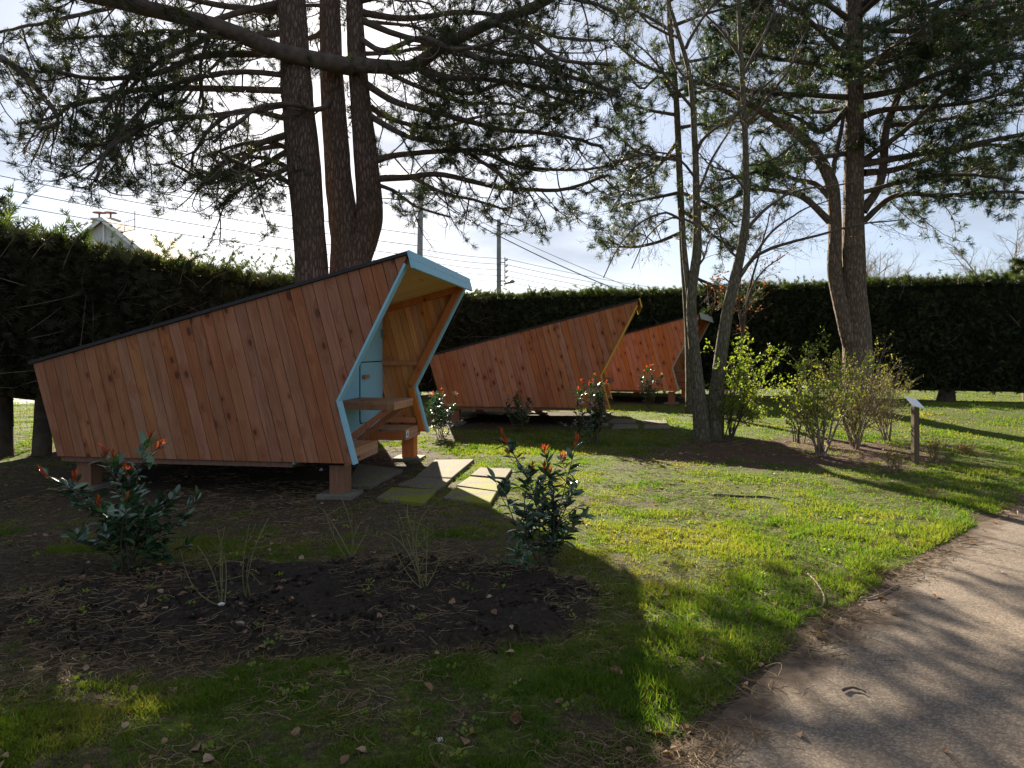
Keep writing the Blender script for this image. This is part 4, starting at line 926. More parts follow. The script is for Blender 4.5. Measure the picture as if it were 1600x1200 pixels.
def bare_tree(name, label, base, stems, limbs, seed, twig=(2, .55), leafn=0, leafm=None, cat='bare tree', twm=None, sag=.10, lsz=.03, kids=(6, 6), bm=None, dens=.22, tr=.0055):
    rs = np.random.default_rng(seed); base = np.array([base[0], base[1], float(Hgt(base[0], base[1]))])
    root = thing(name, label, cat, base); sp = []
    for k, (P, R) in enumerate(stems):
        mb = MB(); trunk_mesh(mb, P, R, k=14, n=50, rough=.05, seed=seed + k); to_local(mb, base).build('trunk', bm or M['bark3'], root, smooth=True)
    mb = MB(); P0 = []; D0 = []; LL = []; RR = []; lv = []
    for P, r0, r1 in limbs:
        L = np.sum(np.linalg.norm(np.diff(P, axis=0), axis=1)); n = max(8, int(L / .15)); Q = spline(P, n) + np.cumsum(rs.normal(size=(n, 3)) * .006, 0)
        mb.tubes(Q, r0 + (r1 - r0) * np.linspace(0, 1, n), 7, .3)
        m = max(3, int(L / dens)); t = .12 + .88 * rs.random(m); i0 = np.minimum((t * (n - 1)).astype(int), n - 2)
        T = nrm(Q[i0 + 1] - Q[i0]); S = nrm(np.cross(T, rs.normal(size=T.shape))); an = (30 + 40 * rs.random((m, 1))) * math.pi / 180
        P0.append(Q[i0]); D0.append(T * np.cos(an) + S * np.sin(an)); LL.append(twig[1] * (.6 + .8 * rs.random(m)) * (1.1 - .5 * t)); RR.append(np.full(m, tr))
    grow(mb, np.concatenate(P0), np.concatenate(D0), np.concatenate(LL), np.concatenate(RR), twig[0], rs, sag=sag, kids=kids, leaves=lv)
    to_local(mb, base).build('branches', twm or M['twig'], root, smooth=True)
    if leafn:
        mb = MB(); scatter_leaves(mb, lv, leafn, lsz, rs); to_local(mb, base).build('leaves', leafm, root)
    return root
d = 12.6
bA = Gd(1098, 690); bB = Gd(1116, 688)
dA, dB = bA[1], bB[1]
stA = np.array([Pt(1098, 694, dA), Pt(1094, 640, dA), Pt(1086, 560, dA), Pt(1080, 470, dA), Pt(1089, 390, dA), Pt(1088, 300, dA), Pt(1086, 230, dA), Pt(1078, 120, dA), Pt(1056, 40, dA), Pt(1040, -20, dA), Pt(1020, -160, dA)])
stA2 = np.array([Pt(1082, 520, dA), Pt(1078, 470, dA + .05), Pt(1070, 400, dA + .1), Pt(1066, 340, dA + .2)])
lim = [px_limb(p, dA, dA + o, a, .8) for p, o, a in [
 ([(1088, 240), (1105, 210), (1150, 180), (1200, 130), (1250, 90)], -.6, 3), ([(1090, 300), (1110, 250), (1140, 200), (1160, 150)], .5, 2.5), ([(1072, 75), (1090, 40), (1120, 0), (1150, -30)], 0, 3),
 ([(1060, 60), (1020, 40), (990, 10), (960, -10)], -.5, 2.5), ([(1083, 170), (1050, 130), (1020, 90), (985, 60)], -1, 2.5), ([(1066, 345), (1040, 330), (1000, 345), (965, 380), (940, 430)], -.4, 2.2),
 ([(1087, 350), (1050, 340), (1010, 370), (985, 420)], .4, 2), ([(1088, 420), (1100, 400), (1108, 375), (1130, 350)], 0, 2), ([(1082, 130), (1060, 110), (1040, 60), (1030, 0)], .5, 2.2), ([(1088, 280), (1060, 250), (1020, 240), (980, 260)], -.8, 2.2)]]
bare_tree('bare_tree', 'left of the two slim bare trees, dark stem in front of the farthest cabin', bA, [(stA, [.15, .13, .10, .085, .082, .062, .053, .043, .033, .025, .01]), (stA2, [.06, .055, .05, .03])], lim, 61, (3, .75), 900, M['brownleaf'], sag=.10, kids=(6, 4), dens=.2)
stB = np.array([Pt(1114, 692, dB), Pt(1118, 640, dB), Pt(1124, 575, dB), Pt(1138, 480, dB), Pt(1156, 400, dB), Pt(1166, 330, dB), Pt(1165, 240, dB), Pt(1160, 120, dB), Pt(1155, 30, dB), Pt(1152, -60, dB), Pt(1150, -180, dB)])
lim = [px_limb(p, dB, dB + o, a, .8) for p, o, a in [
 ([(1150, 440), (1180, 400), (1215, 385), (1280, 368), (1350, 352), (1410, 345)], -1, 3.5), ([(1166, 360), (1200, 325), (1240, 300), (1300, 290), (1345, 282)], .5, 3), ([(1148, 450), (1200, 370), (1250, 330), (1300, 310)], .8, 2.6),
 ([(1164, 200), (1200, 150), (1230, 110), (1262, 40)], -.6, 3), ([(1158, 90), (1130, 50), (1100, 20), (1080, -30)], 0, 2.5), ([(1160, 120), (1190, 60), (1215, 0), (1230, -40)], .6, 2.8), ([(1165, 260), (1210, 250), (1250, 220), (1290, 230)], -.5, 2.2),
 ([(1166, 300), (1140, 270), (1110, 260), (1080, 230)], -.6, 2), ([(1156, 60), (1180, 20), (1200, -30)], 0, 2.4), ([(1155, 405), (1130, 380), (1120, 350), (1100, 330)], 0, 2), ([(1160, 150), (1130, 130), (1095, 140), (1060, 120)], .6, 2.2)]]
bare_tree('bare_tree', 'right of the two slim bare trees, its paler stem leaning right behind the green bush', bB, [(stB, [.17, .15, .11, .10, .085, .065, .055, .045, .035, .025, .01])], lim, 62, (3, .75), 700, M['brownleaf'], sag=.06, kids=(6, 4), dens=.2)
# rusty-leaved young tree behind the stems
d = 15.5
bR = np.array([(1158 - 800) / F * d, d, 0])
lim = [px_limb(p, d, d + o, 2, .8) for p, o in [([(1158, 560), (1165, 480), (1185, 430), (1225, 400)], -.3), ([(1160, 500), (1150, 460), (1140, 440), (1130, 430)], .2), ([(1165, 480), (1180, 420), (1195, 370), (1205, 330)], 0), ([(1160, 520), (1155, 470), (1160, 425)], 0)]]
bare_tree('young_tree', 'young tree with rust-red dead leaves behind the paler bare stem', bR, [(np.array([[bR[0], d, -.03], Pt(1158, 560, d), Pt(1163, 470, d)]), [.035, .025, .012])], lim, 63, (2, .5), 520, M['rust'], cat='young tree', lsz=.055, dens=.12)
# bare trees beyond the hedge
d = 29
for lb, px, top, w_, sd in (('round bare tree top showing above the hedge beside the big pine trunk', 1372, 385, 60, 71), ('bare tree with long thin branches above the hedge at the right edge', 1575, 335, 110, 72)):
    b = np.array([(px - 800) / F * d, d, 0]); lm = []
    r_ = np.random.default_rng(sd)
    for q in range(9):
        a = r_.random() * 2 - 1; lm.append(px_limb([(px, 500), (px + a * w_ * .4, 450), (px + a * w_, top + abs(a) * 40 + r_.random() * 25)], d, d + r_.normal() * .8, 1.6, .25))
    bare_tree('bare_tree', lb, b, [(np.array([[b[0], d, -.05], Pt(px, 490, d), Pt(px, 440, d)]), [.12, .08, .03])], lm, sd, (3, 1.0), 0, None, twm=M['twig_pale'], kids=(6, 5), sag=0, dens=.22, tr=.013)

# ------------------------------------------------------------------ shrubs
def bezier_stems(bases, tips, k, rs, bow=.12):
    m = len(bases); t = np.linspace(0, 1, k)[None, :, None]
    P = bases[:, None, :] + (tips - bases)[:, None, :] * t + rs.normal(size=(m, 1, 3)) * bow * np.sin(t * math.pi) * np.linalg.norm(tips - bases, axis=1)[:, None, None]
    return P
BIG = np.array([[0, -.1, 0], [0, 0, 0], [-.17, .28, .05], [-.2, .58, .05], [-.1, .85, 0], [0, 1.02, -.08], [.1, .85, 0], [.2, .58, .05], [.17, .28, .05], [0, .3, -.01], [0, .6, -.02], [0, .85, -.05]])
BIG_F = [(1, 9, 2), (2, 9, 10, 3), (3, 10, 11, 4), (4, 11, 5), (1, 8, 9), (8, 7, 10, 9), (7, 6, 11, 10), (6, 5, 11)]
def photinia(label, px, py, wpx, toppx, seed, n=9, leaf=.095, per=16, red=5, lean=0.0, group='young red-tipped shrubs', tips=None):
    rs = np.random.default_rng(seed); b = Gd(px, py); d = b[1]; b[2] = float(Hgt(b[0], b[1])); h = (py - toppx) / F * d; w_ = wpx / F * d * .5
    r = thing('red_tipped_shrub', label, 'shrub', b, group=group)
    if tips is None:
        a = rs.random(n) * 2 * math.pi; q = np.sqrt(rs.random(n)); T = np.c_[np.cos(a) * q * w_ * .85, np.sin(a) * q * w_ * .8, h * (1.0 - .55 * q * rs.random(n) - .12 * rs.random(n))]; T[0] = [lean, 0, h * .97]
    else: T = np.array([[(x - px) / F * d, rs.normal() * w_ * .35, (py - y) / F * d] for x, y in tips]); n = len(T)
    B = rs.normal(size=(n, 3)) * .03; B[:, 2] = -.02
    P = bezier_stems(B, T * np.array([1, 1, .98]), 10, rs, .07)
    # side shoots
    own = np.repeat(np.arange(n), 3); u = rs.integers(3, 8, len(own)); sb = P[own, u]; sd = nrm(np.c_[rs.normal(size=(len(own), 2)), .6 + rs.random(len(own))]); sL = (.12 + .2 * rs.random(len(own))) * min(1, h)
    P2 = bezier_stems(sb, sb + sd * sL[:, None], 10, rs, .06)
    A_ = np.concatenate([P, P2]); rad = np.r_[np.full(n, .006 * max(.7, h)), np.full(len(own), .0035)]
    mb = MB(); mb.tubes(A_, rad[:, None] * (1.1 - .6 * np.linspace(0, 1, 10)), 5, .4); mb.build('stems', M['twig'], r, smooth=True)
    L = np.linalg.norm(np.diff(A_, axis=1), axis=2).sum(1); cnt = np.maximum(6, (per * L / .45).astype(int)); own = np.repeat(np.arange(len(A_)), cnt)
    u = 1 - .8 * rs.random(len(own)) ** 1.1; x = u * 9; i1 = np.minimum(x.astype(int), 8); f = (x - i1)[:, None]; bb = A_[own, i1] * (1 - f) + A_[own, i1 + 1] * f; Tn = nrm(A_[own, i1 + 1] - A_[own, i1])
    az = rs.random(len(own)) * 2 * math.pi; out = np.c_[np.cos(az), np.sin(az), rs.normal(size=len(own)) * .35]
    D = nrm(out + Tn * (.4 + .9 * (u[:, None] > .85)))
    mb = MB(); mb.leaves(bb, D, np.array([[0, 0, 1.]]) + rs.normal(size=bb.shape) * .3, leaf * (.55 + .7 * rs.random(len(own))), BIG, BIG_F, rs.random(len(own))); mb.build('leaves', M['photinia'], r, smooth=True)
    # red new growth on the strongest tips
    order = np.argsort(-A_[:, -1, 2])[:red + 2]; tp = A_[order, -1]; td = nrm(A_[order, -1] - A_[order, -3]) + np.array([[0, 0, .8]]); per2 = 14
    own = np.repeat(np.arange(len(tp)), per2); dd = nrm(nrm(td)[own] + rs.normal(size=(len(own), 3)) * .30)
    mb = MB(); mb.leaves(tp[own] - nrm(td)[own] * .035 * rs.random((len(own), 1)) + nrm(td)[own] * .05 * rs.random((len(own), 1)), dd, rs.normal(size=(len(own), 3)), leaf * .55 * (.5 + .7 * rs.random(len(own))), BIG * np.array([.6, 1, 1]), BIG_F, rs.random(len(own)))
    mb.build('young_leaves', M['red_leaf'], r, smooth=True)
photinia('dark glossy shrub with orange tips at the left, in front of the blue cabin wall', 205, 890, 230, 690, 81, leaf=.108, per=23, red=9,
         tips=[(222, 690), (160, 722), (92, 738), (88, 775), (120, 790), (200, 745), (225, 795), (285, 795), (300, 850), (250, 840), (150, 830), (190, 780), (110, 840), (240, 770)])
photinia('glossy shrub with bright red tips beside the mossy slabs, on the planting bed', 852, 888, 130, 680, 82, leaf=.10, per=16, red=8,
         tips=[(790, 695), (853, 712), (903, 694), (788, 752), (830, 730), (862, 745), (910, 790), (905, 750), (880, 800), (815, 800), (842, 765), (790, 870), (870, 830)])
photinia('shrub with pale shining leaves between the blue and the yellow-edged cabins', 690, 684, 62, 608, 83, n=11, leaf=.10, per=14, red=3)
photinia('low spreading shrub with orange tips in front of the yellow-edged cabin wall', 808, 676, 88, 614, 84, n=11, leaf=.10, per=10, red=5)
photinia('tall shrub with orange tips at the front corner of the yellow-edged cabin', 930, 694, 70, 586, 85, n=11, leaf=.10, per=15, red=5)
photinia('small shrub with orange tips in front of the farthest cabin', 1012, 641, 50, 574, 86, n=8, leaf=.12, per=10, red=3)

def bush(name, label, px, py, wpx, toppx, seed, stems, leafn, leafm, lsz, twm, kids=(6, 5, 4), lev=3, cat='bush', fr=.5, group=None, rad=.012, leanx=0.0):
    rs = np.random.default_rng(seed); b = Gd(px, py); d = b[1]; b[2] = float(Hgt(b[0], b[1])); h = (py - toppx) / F * d; w_ = wpx / F * d * .5
    r = thing(name, label, cat, b, group=group); a = rs.random(stems) * 2 * math.pi; q = .25 + .75 * rs.random(stems)
    D = np.c_[np.cos(a) * q * w_ * .75 + leanx, np.sin(a) * q * w_ * .75, np.full(stems, h * .8)]; Ln = np.linalg.norm(D, axis=1) * (.6 + .35 * rs.random(stems))
    B = rs.normal(size=(stems, 3)) * .04; B[:, 2] = -.02; mb = MB(); lv = []
    grow(mb, B, D, Ln, np.full(stems, rad), lev, rs, sag=-.02, kids=kids, leaves=lv, ratio=fr, up=.1, wild=.12)
    mb.build('branches', twm, r, smooth=True)
    if leafn: mb = MB(); scatter_leaves(mb, lv, leafn, lsz, rs, .015); mb.build('leaves', leafm, r)
    return r
GB = 'bushes in the mulch bed'
bush('leafy_bush', 'bright lime-green leafy bush right of the two slim bare trees', 1140, 690, 120, 548, 91, 11, 3300, M['lime'], .052, M['twig'], group=GB, leanx=.25)
bush('leafy_bush', 'low thin bush with few green leaves, left end of the mulch bed bushes', 1243, 692, 70, 575, 92, 7, 700, M['lime'], .042, M['twig'], group=GB)
bush('leafy_bush', 'bush on dark forked stems with green leaves on top, centre of the mulch bed', 1284, 714, 150, 568, 93, 9, 2600, M['lime'], .045, M['twig_pale'], group=GB, rad=.02)
bush('twiggy_bush', 'dense straw-brown twiggy bush in front of the big pine trunk', 1336, 702, 150, 560, 94, 16, 3000, M['olive'], .035, M['twig_pale'], kids=(8, 6, 4), group=GB)
bush('twiggy_bush', 'brown twiggy bush at the right end, just left of the sign post', 1385, 690, 110, 570, 95, 11, 1300, M['olive'], .035, M['twig_pale'], kids=(7, 5, 4), group=GB)
for px, py, w_, t, sd, lb in ((1460, 722, 60, 676, 96, 'low dry bush just right of the sign post'), (1400, 740, 50, 705, 97, 'low dry tuft just left of the sign post foot'), (1508, 712, 40, 688, 98, 'smallest dry tuft, right end of the mulch bed')):
    bush('dry_bush', lb, px, py, w_, t, sd, 12, 250, M['brownleaf'], .03, M['twig_pale'], kids=(5, 4), lev=2, group='dry tufts at the mulch bed end', rad=.005)
# pruned rose-like canes in the planting bed
def canes(label, px, py, tips, seed, w_=.75):
    rs = np.random.default_rng(seed); b = Gd(px, py); d = b[1]; b[2] = float(Hgt(b[0], b[1])); r = thing('bare_canes', label, 'plant', b, group='bare canes in the soil bed')
    T = np.array([[(x - px) / F * d, rs.normal() * .06, (py - y) / F * d] for x, y in tips]); n = len(T); B = rs.normal(size=(n, 3)) * .012; B[:, 2] = -.02
    P = bezier_stems(B, T, 10, rs, .09); mb = MB(); mb.tubes(P, (.0048 * w_) * np.repeat((1.15 - .6 * np.linspace(0, 1, 10))[None], n, 0), 6, .5)
    own = np.repeat(np.arange(n), 2); u = rs.integers(3, 8, len(own)); sb = P[own, u]; sd = nrm(P[own, u + 1] - P[own, u] + rs.normal(size=(len(own), 3)) * .35); P2 = bezier_stems(sb, sb + sd * (.06 + .12 * rs.random((len(own), 1))), 5, rs, .05)
    mb.tubes(P2, np.full((len(own), 5), .0026 * w_), 4, .6); mb.build('stems', M['stem'], r, smooth=True)
    mb = MB(); scatter_leaves(mb, [P2], 14, .022, rs, .006); mb.build('buds', M['lime'], r)
canes('three-pronged clump of yellow-green canes right of the left shrub, beside a white stone', 350, 962, [(284, 872), (314, 862), (338, 838), (356, 834), (344, 870)], 111)
canes('forked yellow-green canes leaning right, in the left half of the soil bed', 386, 948, [(397, 830), (415, 828), (414, 860)], 112)
canes('thin tall canes fanned out left of the bed centre, below the cabin post', 545, 875, [(490, 795), (505, 800), (530, 770), (556, 790), (580, 800), (570, 830)], 113, .75)
canes('dense fan of thin upright canes at the bed centre', 662, 930, [(600, 838), (622, 812), (634, 800), (648, 815), (668, 830), (690, 790), (700, 835), (612, 860), (676, 860)], 114, .75)

# ------------------------------------------------------------------ sign post
b = Gd(1430, 727); b[2] = float(Hgt(b[0], b[1])); d = b[1]; hh = (727 - 634) / F * d
r = thing('sign_post', 'short weathered wooden post with a small tilted white plate on top', 'sign post', b)
mb = MB(); mb.prism([(-.036, -.1), (.036, -.1), (.036, hh - .03), (-.036, hh + .0)], -.04, .04, attr=.5, bev=.004); mb.build('post', M['old_post'], r)
mb = MB(); V = np.array([[-.075, -.085, hh - .02], [.085, -.085, hh - .06], [.06, .075, hh + .05], [-.10, .075, hh + .09]]); mb.add(np.concatenate([V, V + [0, 0, .012]]), np.array([[3, 2, 1, 0], [4, 5, 6, 7], [0, 1, 5, 4], [1, 2, 6, 5], [2, 3, 7, 6], [3, 0, 4, 7]])); mb.build('plate', PLQ, r)

# ------------------------------------------------------------------ wire fence beyond the left hedge
N = NM('green_wire'); N.fin((.03, .07, .045), .5); M['wire'] = N.m
r = thing('wire_fence', 'thin green wire mesh fence seen under the hedge at the left edge', 'fence', (-9.3, 11.9, 0))
mb = MB(); Pp = resample([[-12, 11.2], [-9.3, 11.9], [-7.6, 13.3], [-7.2, 15.5]], .1)
for z in np.arange(.1, 1.25, .1): mb.tubes(np.c_[Pp, np.full(len(Pp), z)] - [-9.3, 11.9, 0], np.full(len(Pp), .0022), 3)
for p in Pp: mb.tubes(np.array([[p[0] + 9.3, p[1] - 11.9, 0], [p[0] + 9.3, p[1] - 11.9, 1.2]]), np.array([.0022, .0022]), 3)
mb.build('mesh', M['wire'], r)
for p in Pp[::22]:
    mb = MB(); mb.box((p[0] + 9.28, p[1] - 11.92, -.1), (p[0] + 9.32, p[1] - 11.88, 1.3)); mb.build('post', M['wire'], r)

# ------------------------------------------------------------------ utility poles, cables, house
N = NM('pole_concrete'); n_ = N.noise(N.obj(), 5, 4); N.fin(N.ramp(n_, [(.3, .17), (.7, .27)]), .85); M['pole'] = N.m
N = NM('black_cable'); N.fin((.03, .03, .035), .6); M['cable'] = N.m
d1, d2 = 33.0, 38.0
pA = Pt(652, 0, d1); r = thing('utility_pole', 'grey utility pole with crossarm, behind the peak of the blue cabin', 'utility pole', (pA[0], d1, 0), group='utility poles beyond the hedge')
zt = Pt(0, 292, d1)[2]; mb = MB(); mb.tubes(np.array([[0, 0, -.2], [.10, 0, zt * .5], [.17, 0, zt]]), np.array([.17, .145, .115]), 14, cap=True); mb.build('pole', M['pole'], r, smooth=True)
mb = MB(); mb.box((-.95, -.06, zt - .38), (1.0, .06, zt - .26)); mb.build('crossarm', M['metal'], r)
for x in (-.85, -.5, .5, .9):
    mb = MB(); mb.tubes(np.array([[x, 0, zt - .26], [x, 0, zt - .2], [x, 0, zt - .12]]), np.array([.03, .06, .03]), 8, cap=True); mb.build('insulator', M['pole'], r)
pB = Pt(779.5, 0, d2); r = thing('utility_pole', 'square grey utility pole carrying insulators and a street lamp, right of the blue cabin', 'utility pole', (pB[0], d2, 0), group='utility poles beyond the hedge')
zt2 = Pt(0, 343, d2)[2]; mb = MB(); mb.prism([(-.15, -.1), (.15, -.1), (.105, zt2), (-.105, zt2)], -.1, .1, bev=.01); mb.build('pole', M['pole'], r)
mb = MB(); z0, z1 = Pt(0, 448, d2)[2], Pt(0, 402, d2)[2]; mb.box((.3, -.02, z0), (.35, .02, z1)); mb.box((.11, -.02, z1 - .3), (.2999, .02, z1 - .26)); mb.box((.11, -.02, z0 + .3), (.2999, .02, z0 + .34)); mb.build('bracket', M['cable'], r)
for q in range(5):
    z = z0 + (z1 - z0) * (q + .5) / 5; mb = MB(); mb.tubes(np.array([[.3501, 0, z], [.42, 0, z], [.46, 0, z + .1]]), np.array([.035, .05, .03]), 8, cap=True); mb.build('insulator', M['cable'], r)
mb = MB(); mb.tubes(np.array([[.11, -.0, z0 + .05], [.35, -.15, z0 + .18], [.55, -.25, z0 + .2]]), np.array([.03, .03, .03]), 8); arm = mb.build('lamp_arm', M['metal'], r)
mb = MB(); mb.tubes(np.array([[.45, -.2, z0 + .16], [.55, -.25, z0 + .22], [.75, -.35, z0 + .26], [.88, -.4, z0 + .24]]), np.array([.03, .09, .10, .02]), 10); mb.build('lamp_head', M['metal'], arm, smooth=True)
def cable(label, a, b, sagpx=6, rr=.02, n=24, grp='overhead cables'):
    A1, B1 = Pt(*a), Pt(*b); t = np.linspace(0, 1, n)[:, None]; P = A1 + (B1 - A1) * t; P[:, 2] -= sagpx / F * (a[2] + b[2]) * .5 * 4 * (t * (1 - t))[:, 0]
    mb = MB(); c = P.mean(0); mb.tubes(P - c, np.full(n, rr), 5); o = mb.build('overhead_cable', M['cable'], smooth=True); o.location = tuple(c); tag(o, label, 'cable', grp)
cable('highest cable at the left edge, above the house chimney, running to the pole', (-60, 238, 30), (652, 366, d1), 8, .016)
cable('second cable from the top at the left edge, above the house chimney', (-60, 262, 30), (652, 384, d1), 8, .016)
cable('third cable from the top at the left edge, just above the chimney', (-60, 282, 30), (652, 400, d1), 8, .016)
cable('lowest of the left cables, crossing the white gable', (-60, 306, 30), (660, 415, d1), 8, .016)
cable('upper cable rising to the right between the left pine and the hedge top', (310, 384, 42), (470, 346, 36), 1, .012)
cable('middle cable rising to the right between the left pine and the hedge top', (310, 392, 42), (470, 352, 36), 1, .012)
cable('lower cable rising to the right between the left pine and the hedge top', (310, 400, 42), (470, 360, 36), 1, .012)
cable('thick cable descending right from the crossarm pole past the lamp pole', (655, 300, d1), (1010, 470, 34), 10, .024)
cable('thin cable just above the thick one descending right', (655, 296, d1), (1010, 458, 34), 8, .012)
for q, lb in enumerate(('topmost', 'second', 'third', 'fourth', 'lowest')):
    cable(lb + ' of the five parallel cables running right from the lamp pole insulators', (789, 404 + q * 9, d2), (1040, 452 + q * 7, 60), 3, .013)
    cable(lb + ' of the five cables between the crossarm pole and the lamp pole', (652, 388 + q * 9, d1), (789, 404 + q * 9, d2), 3, .011)
cable('level cable just above the clipped hedge between the big pine and the right edge', (1330, 434, 45), (1640, 432, 50), 1, .012)
d = 44.0
N = NM('cream_render'); n_ = N.noise(N.obj(), 2, 4); N.fin(N.ramp(n_, [(.3, .5), (.7, .6)]), .85); M['cream'] = N.m
N = NM('roof_tiles'); wv = N.n('TexWave'); N.l(N.obj(), wv.inputs[0]); wv.inputs['Scale'].default_value = 6; N.fin(N.ramp(wv.outputs[0], [(.2, (.10, .05, .035)), (.8, (.2, .10, .07))]), .85); M['tiles'] = N.m
N = NM('white_wood'); N.fin((.72, .72, .70), .5); M['white'] = N.m
N = NM('window_dark'); N.fin((.08, .1, .12), .1); M['pane'] = N.m
pk = Pt(163, 340, d); hz = pk[2]; r = thing('house', 'white gabled house with a chimney, peeking over the left hedge', 'house', (pk[0], d, 0))
hw = 3.4; ev = hz - 2.7
mb = MB(); mb.prism([(-hw, 0), (hw, 0), (hw, ev), (0, hz - .15), (-hw, ev)], 0, 9); mb.build('wall', M['cream'], r)
mb = MB()
for sg in (-1, 1): mb.prism([(sg * .0 + sg * .001, hz), (sg * (hw + .5), ev - .42), (sg * (hw + .5), ev - .62), (sg * .001, hz - .2)], -.35, 9.3)
rf = mb.build('roof', M['tiles'], r)
for sg in (-1, 1): mb = MB(); mb.prism([(sg * .001, hz - .02), (sg * (hw + .5), ev - .44), (sg * (hw + .5), ev - .72), (sg * .001, hz - .3)], -.40, -.352); mb.build('bargeboard', M['white'], rf)
mb = MB(); mb.box((-.05, -.1, ev - 2), (.05, -.002, hz - .35)); mb.build('gable_post', M['white'], r)
mb = MB(); mb.box((.3, -.03, ev - .6), (1.6, -.003, ev + .7)); wd_ = mb.build('window', M['white'], r); mb = MB(); mb.box((.4, -.045, ev - .5), (1.5, -.031, ev + .6)); mb.build('pane', M['pane'], wd_)
mb = MB(); mb.box((-1.95, 2.0, hz - 2.2), (-.65, 2.9, hz + .25)); mb.box((-2.03, 1.93, hz + .251), (-.57, 2.97, hz + .36)); ch = mb.build('chimney', M['cream'], rf)
for x in (-1.75, -1.0):
    mb = MB(); mb.tubes(np.array([[x, 2.45, hz + .36], [x, 2.45, hz + .75]]), np.array([.06, .06]), 8); mb.tubes(np.array([[x, 2.45, hz + .751], [x, 2.45, hz + .80], [x, 2.45, hz + .86]]), np.array([.42, .38, .05]), 12, cap=True); mb.build('chimney_cowl', M['tiles'], ch)
mb = MB(); mb.tubes(np.array([[.3, 3, hz - .5], [.3, 3, hz + 1.0]]), np.array([.03, .03]), 6)
mb.tubes(np.array([[-.4, 3, hz + .25], [.3, 3, hz + .45]]), np.array([.02, .02]), 5)
for q in range(5): mb.tubes(np.array([[-.4 + q * .15, 3, hz + .0 + q * .04], [-.45 + q * .15, 3, hz + .6 + q * .04]]), np.array([.012, .012]), 4)
mb.build('antenna', M['metal'], rf)
# neighbouring far roofs kept low behind the hedge are not visible

# ------------------------------------------------------------------ grass, litter, clods
def sample_view(n, dmin, dmax, rs, pw=1.0):
    """points on the ground inside the photographed wedge and a margin, denser near by"""
    y = dmin * (dmax / dmin) ** (rs.random(n) ** pw); x = (rs.random(n) * 2 - 1) * (y * .80 + .5)
    return x, y
rs = np.random.default_rng(99)
BL = np.array([[-.5, 0, 0], [.5, 0, 0], [.36, .55, .10], [-.36, .55, .10], [0, 1, .36]]); BLF = [(0, 1, 2, 3), (3, 2, 4)]
def grass(n, d0, d1, name, label_w, wsc, hsc, seed, tuft=1):
    rs = np.random.default_rng(seed); x, y = sample_view(n, d0, d1, rs)
    if tuft > 1: x = np.repeat(x, tuft) + rs.normal(size=n * tuft) * .018 * wsc; y = np.repeat(y, tuft) + rs.normal(size=n * tuft) * .018 * wsc
    bm, lu, mu, un, ed, _ = masks(x, y)
    tn_ = fbm(x * 3.1, y * 3.1, 3, 77)
    p = np.clip((lu - .10) * 1.5, .0, 1) * (ed > .02) * (.25 + 1.1 * sstep(.44, .62, tn_)) * (.25 + 1.1 * sstep(.38, .58, fbm(x * 9, y * 9, 2, 78))); keep = rs.random(len(x)) < p * (1 - .93 * bm)
    x, y, lu, ed, tn_ = x[keep], y[keep], lu[keep], ed[keep], tn_[keep]; m = len(x); z = Hgt(x, y) - .004
    rim = 1 - sstep(.1, .8, np.abs(ed - .3)); h = hsc * (.012 + .030 * lu * rs.random(m) + .034 * rim * rs.random(m) + .03 * sstep(.55, .75, tn_) * rs.random(m))
    D = np.c_[rs.normal(size=(m, 2)) * .75, np.full(m, 1.0)]
    dry = fbm(x * 1.7, y * 1.7, 3, 55); at = np.clip(.2 + .5 * rs.random(m) + 1.7 * (dry - .52) - .2 * rim + .6 * (rs.random(m) < .16), 0, 1)
    mb = MB(); mb.leaves(np.c_[x, y, z], D, rs.normal(size=(m, 3)), h, BL, BLF, at, W=wsc * (.0034 + .003 * rs.random(m)))
    return mb, m
gm = MB()
for a in ((330000, 2.4, 6.5, 1.0, 1.0, 1), (190000, 5.5, 12, 1.5, 1.05, 2), (150000, 10.5, 26, 3.0, 1.2, 3)):
    mb, m = grass(a[0], a[1], a[2], '', '', a[3], a[4], a[5], 2); base = gm.n
    gm.V += mb.V; gm.A += mb.A; gm.n += mb.n
    for k, L in mb.Fs.items(): gm.Fs.setdefault(k, []).extend([f + base for f in L])
gm.build('grass', M['grass'], kind='stuff')
# fallen pine needles, thin arcs lying everywhere
n = 80000; x, y = sample_view(n, 2.4, 13, rs); bm, lu, mu, un, ed, _ = masks(x, y)
p = np.where(ed > .0, .5 + .3 * un, .8 * np.exp(-((ed + .05) / .16) ** 2) + .008); cl = fbm(x * 2.2, y * 2.2, 3, 66); keep = rs.random(n) < p * sstep(.35, .6, cl)
x, y = x[keep], y[keep]; m = len(x); z = np.maximum(Hgt(x, y), .004) + .006 + .012 * rs.random(m)
a = rs.random(m) * 2 * math.pi; L = .05 + .07 * rs.random(m); t = np.linspace(0, 1, 4)[None, :, None]; Dv = np.c_[np.cos(a), np.sin(a), rs.normal(size=m) * .12]; Sv = np.c_[-np.sin(a), np.cos(a), np.abs(rs.normal(size=m)) * .3]
P = np.c_[x, y, z][:, None, :] + Dv[:, None, :] * L[:, None, None] * t + Sv[:, None, :] * (rs.normal(size=(m, 1, 1)) * .35) * L[:, None, None] * t * (1 - t) * 2
P[:, :, 2] = np.maximum(P[:, :, 2], z[:, None] - .004)
mb = MB(); mb.tubes(P, np.full((m, 4), .0009) * (1 + .12 * y[:, None]), 3, rs.random(m)); mb.build('needle_litter', M['litter'], kind='stuff')
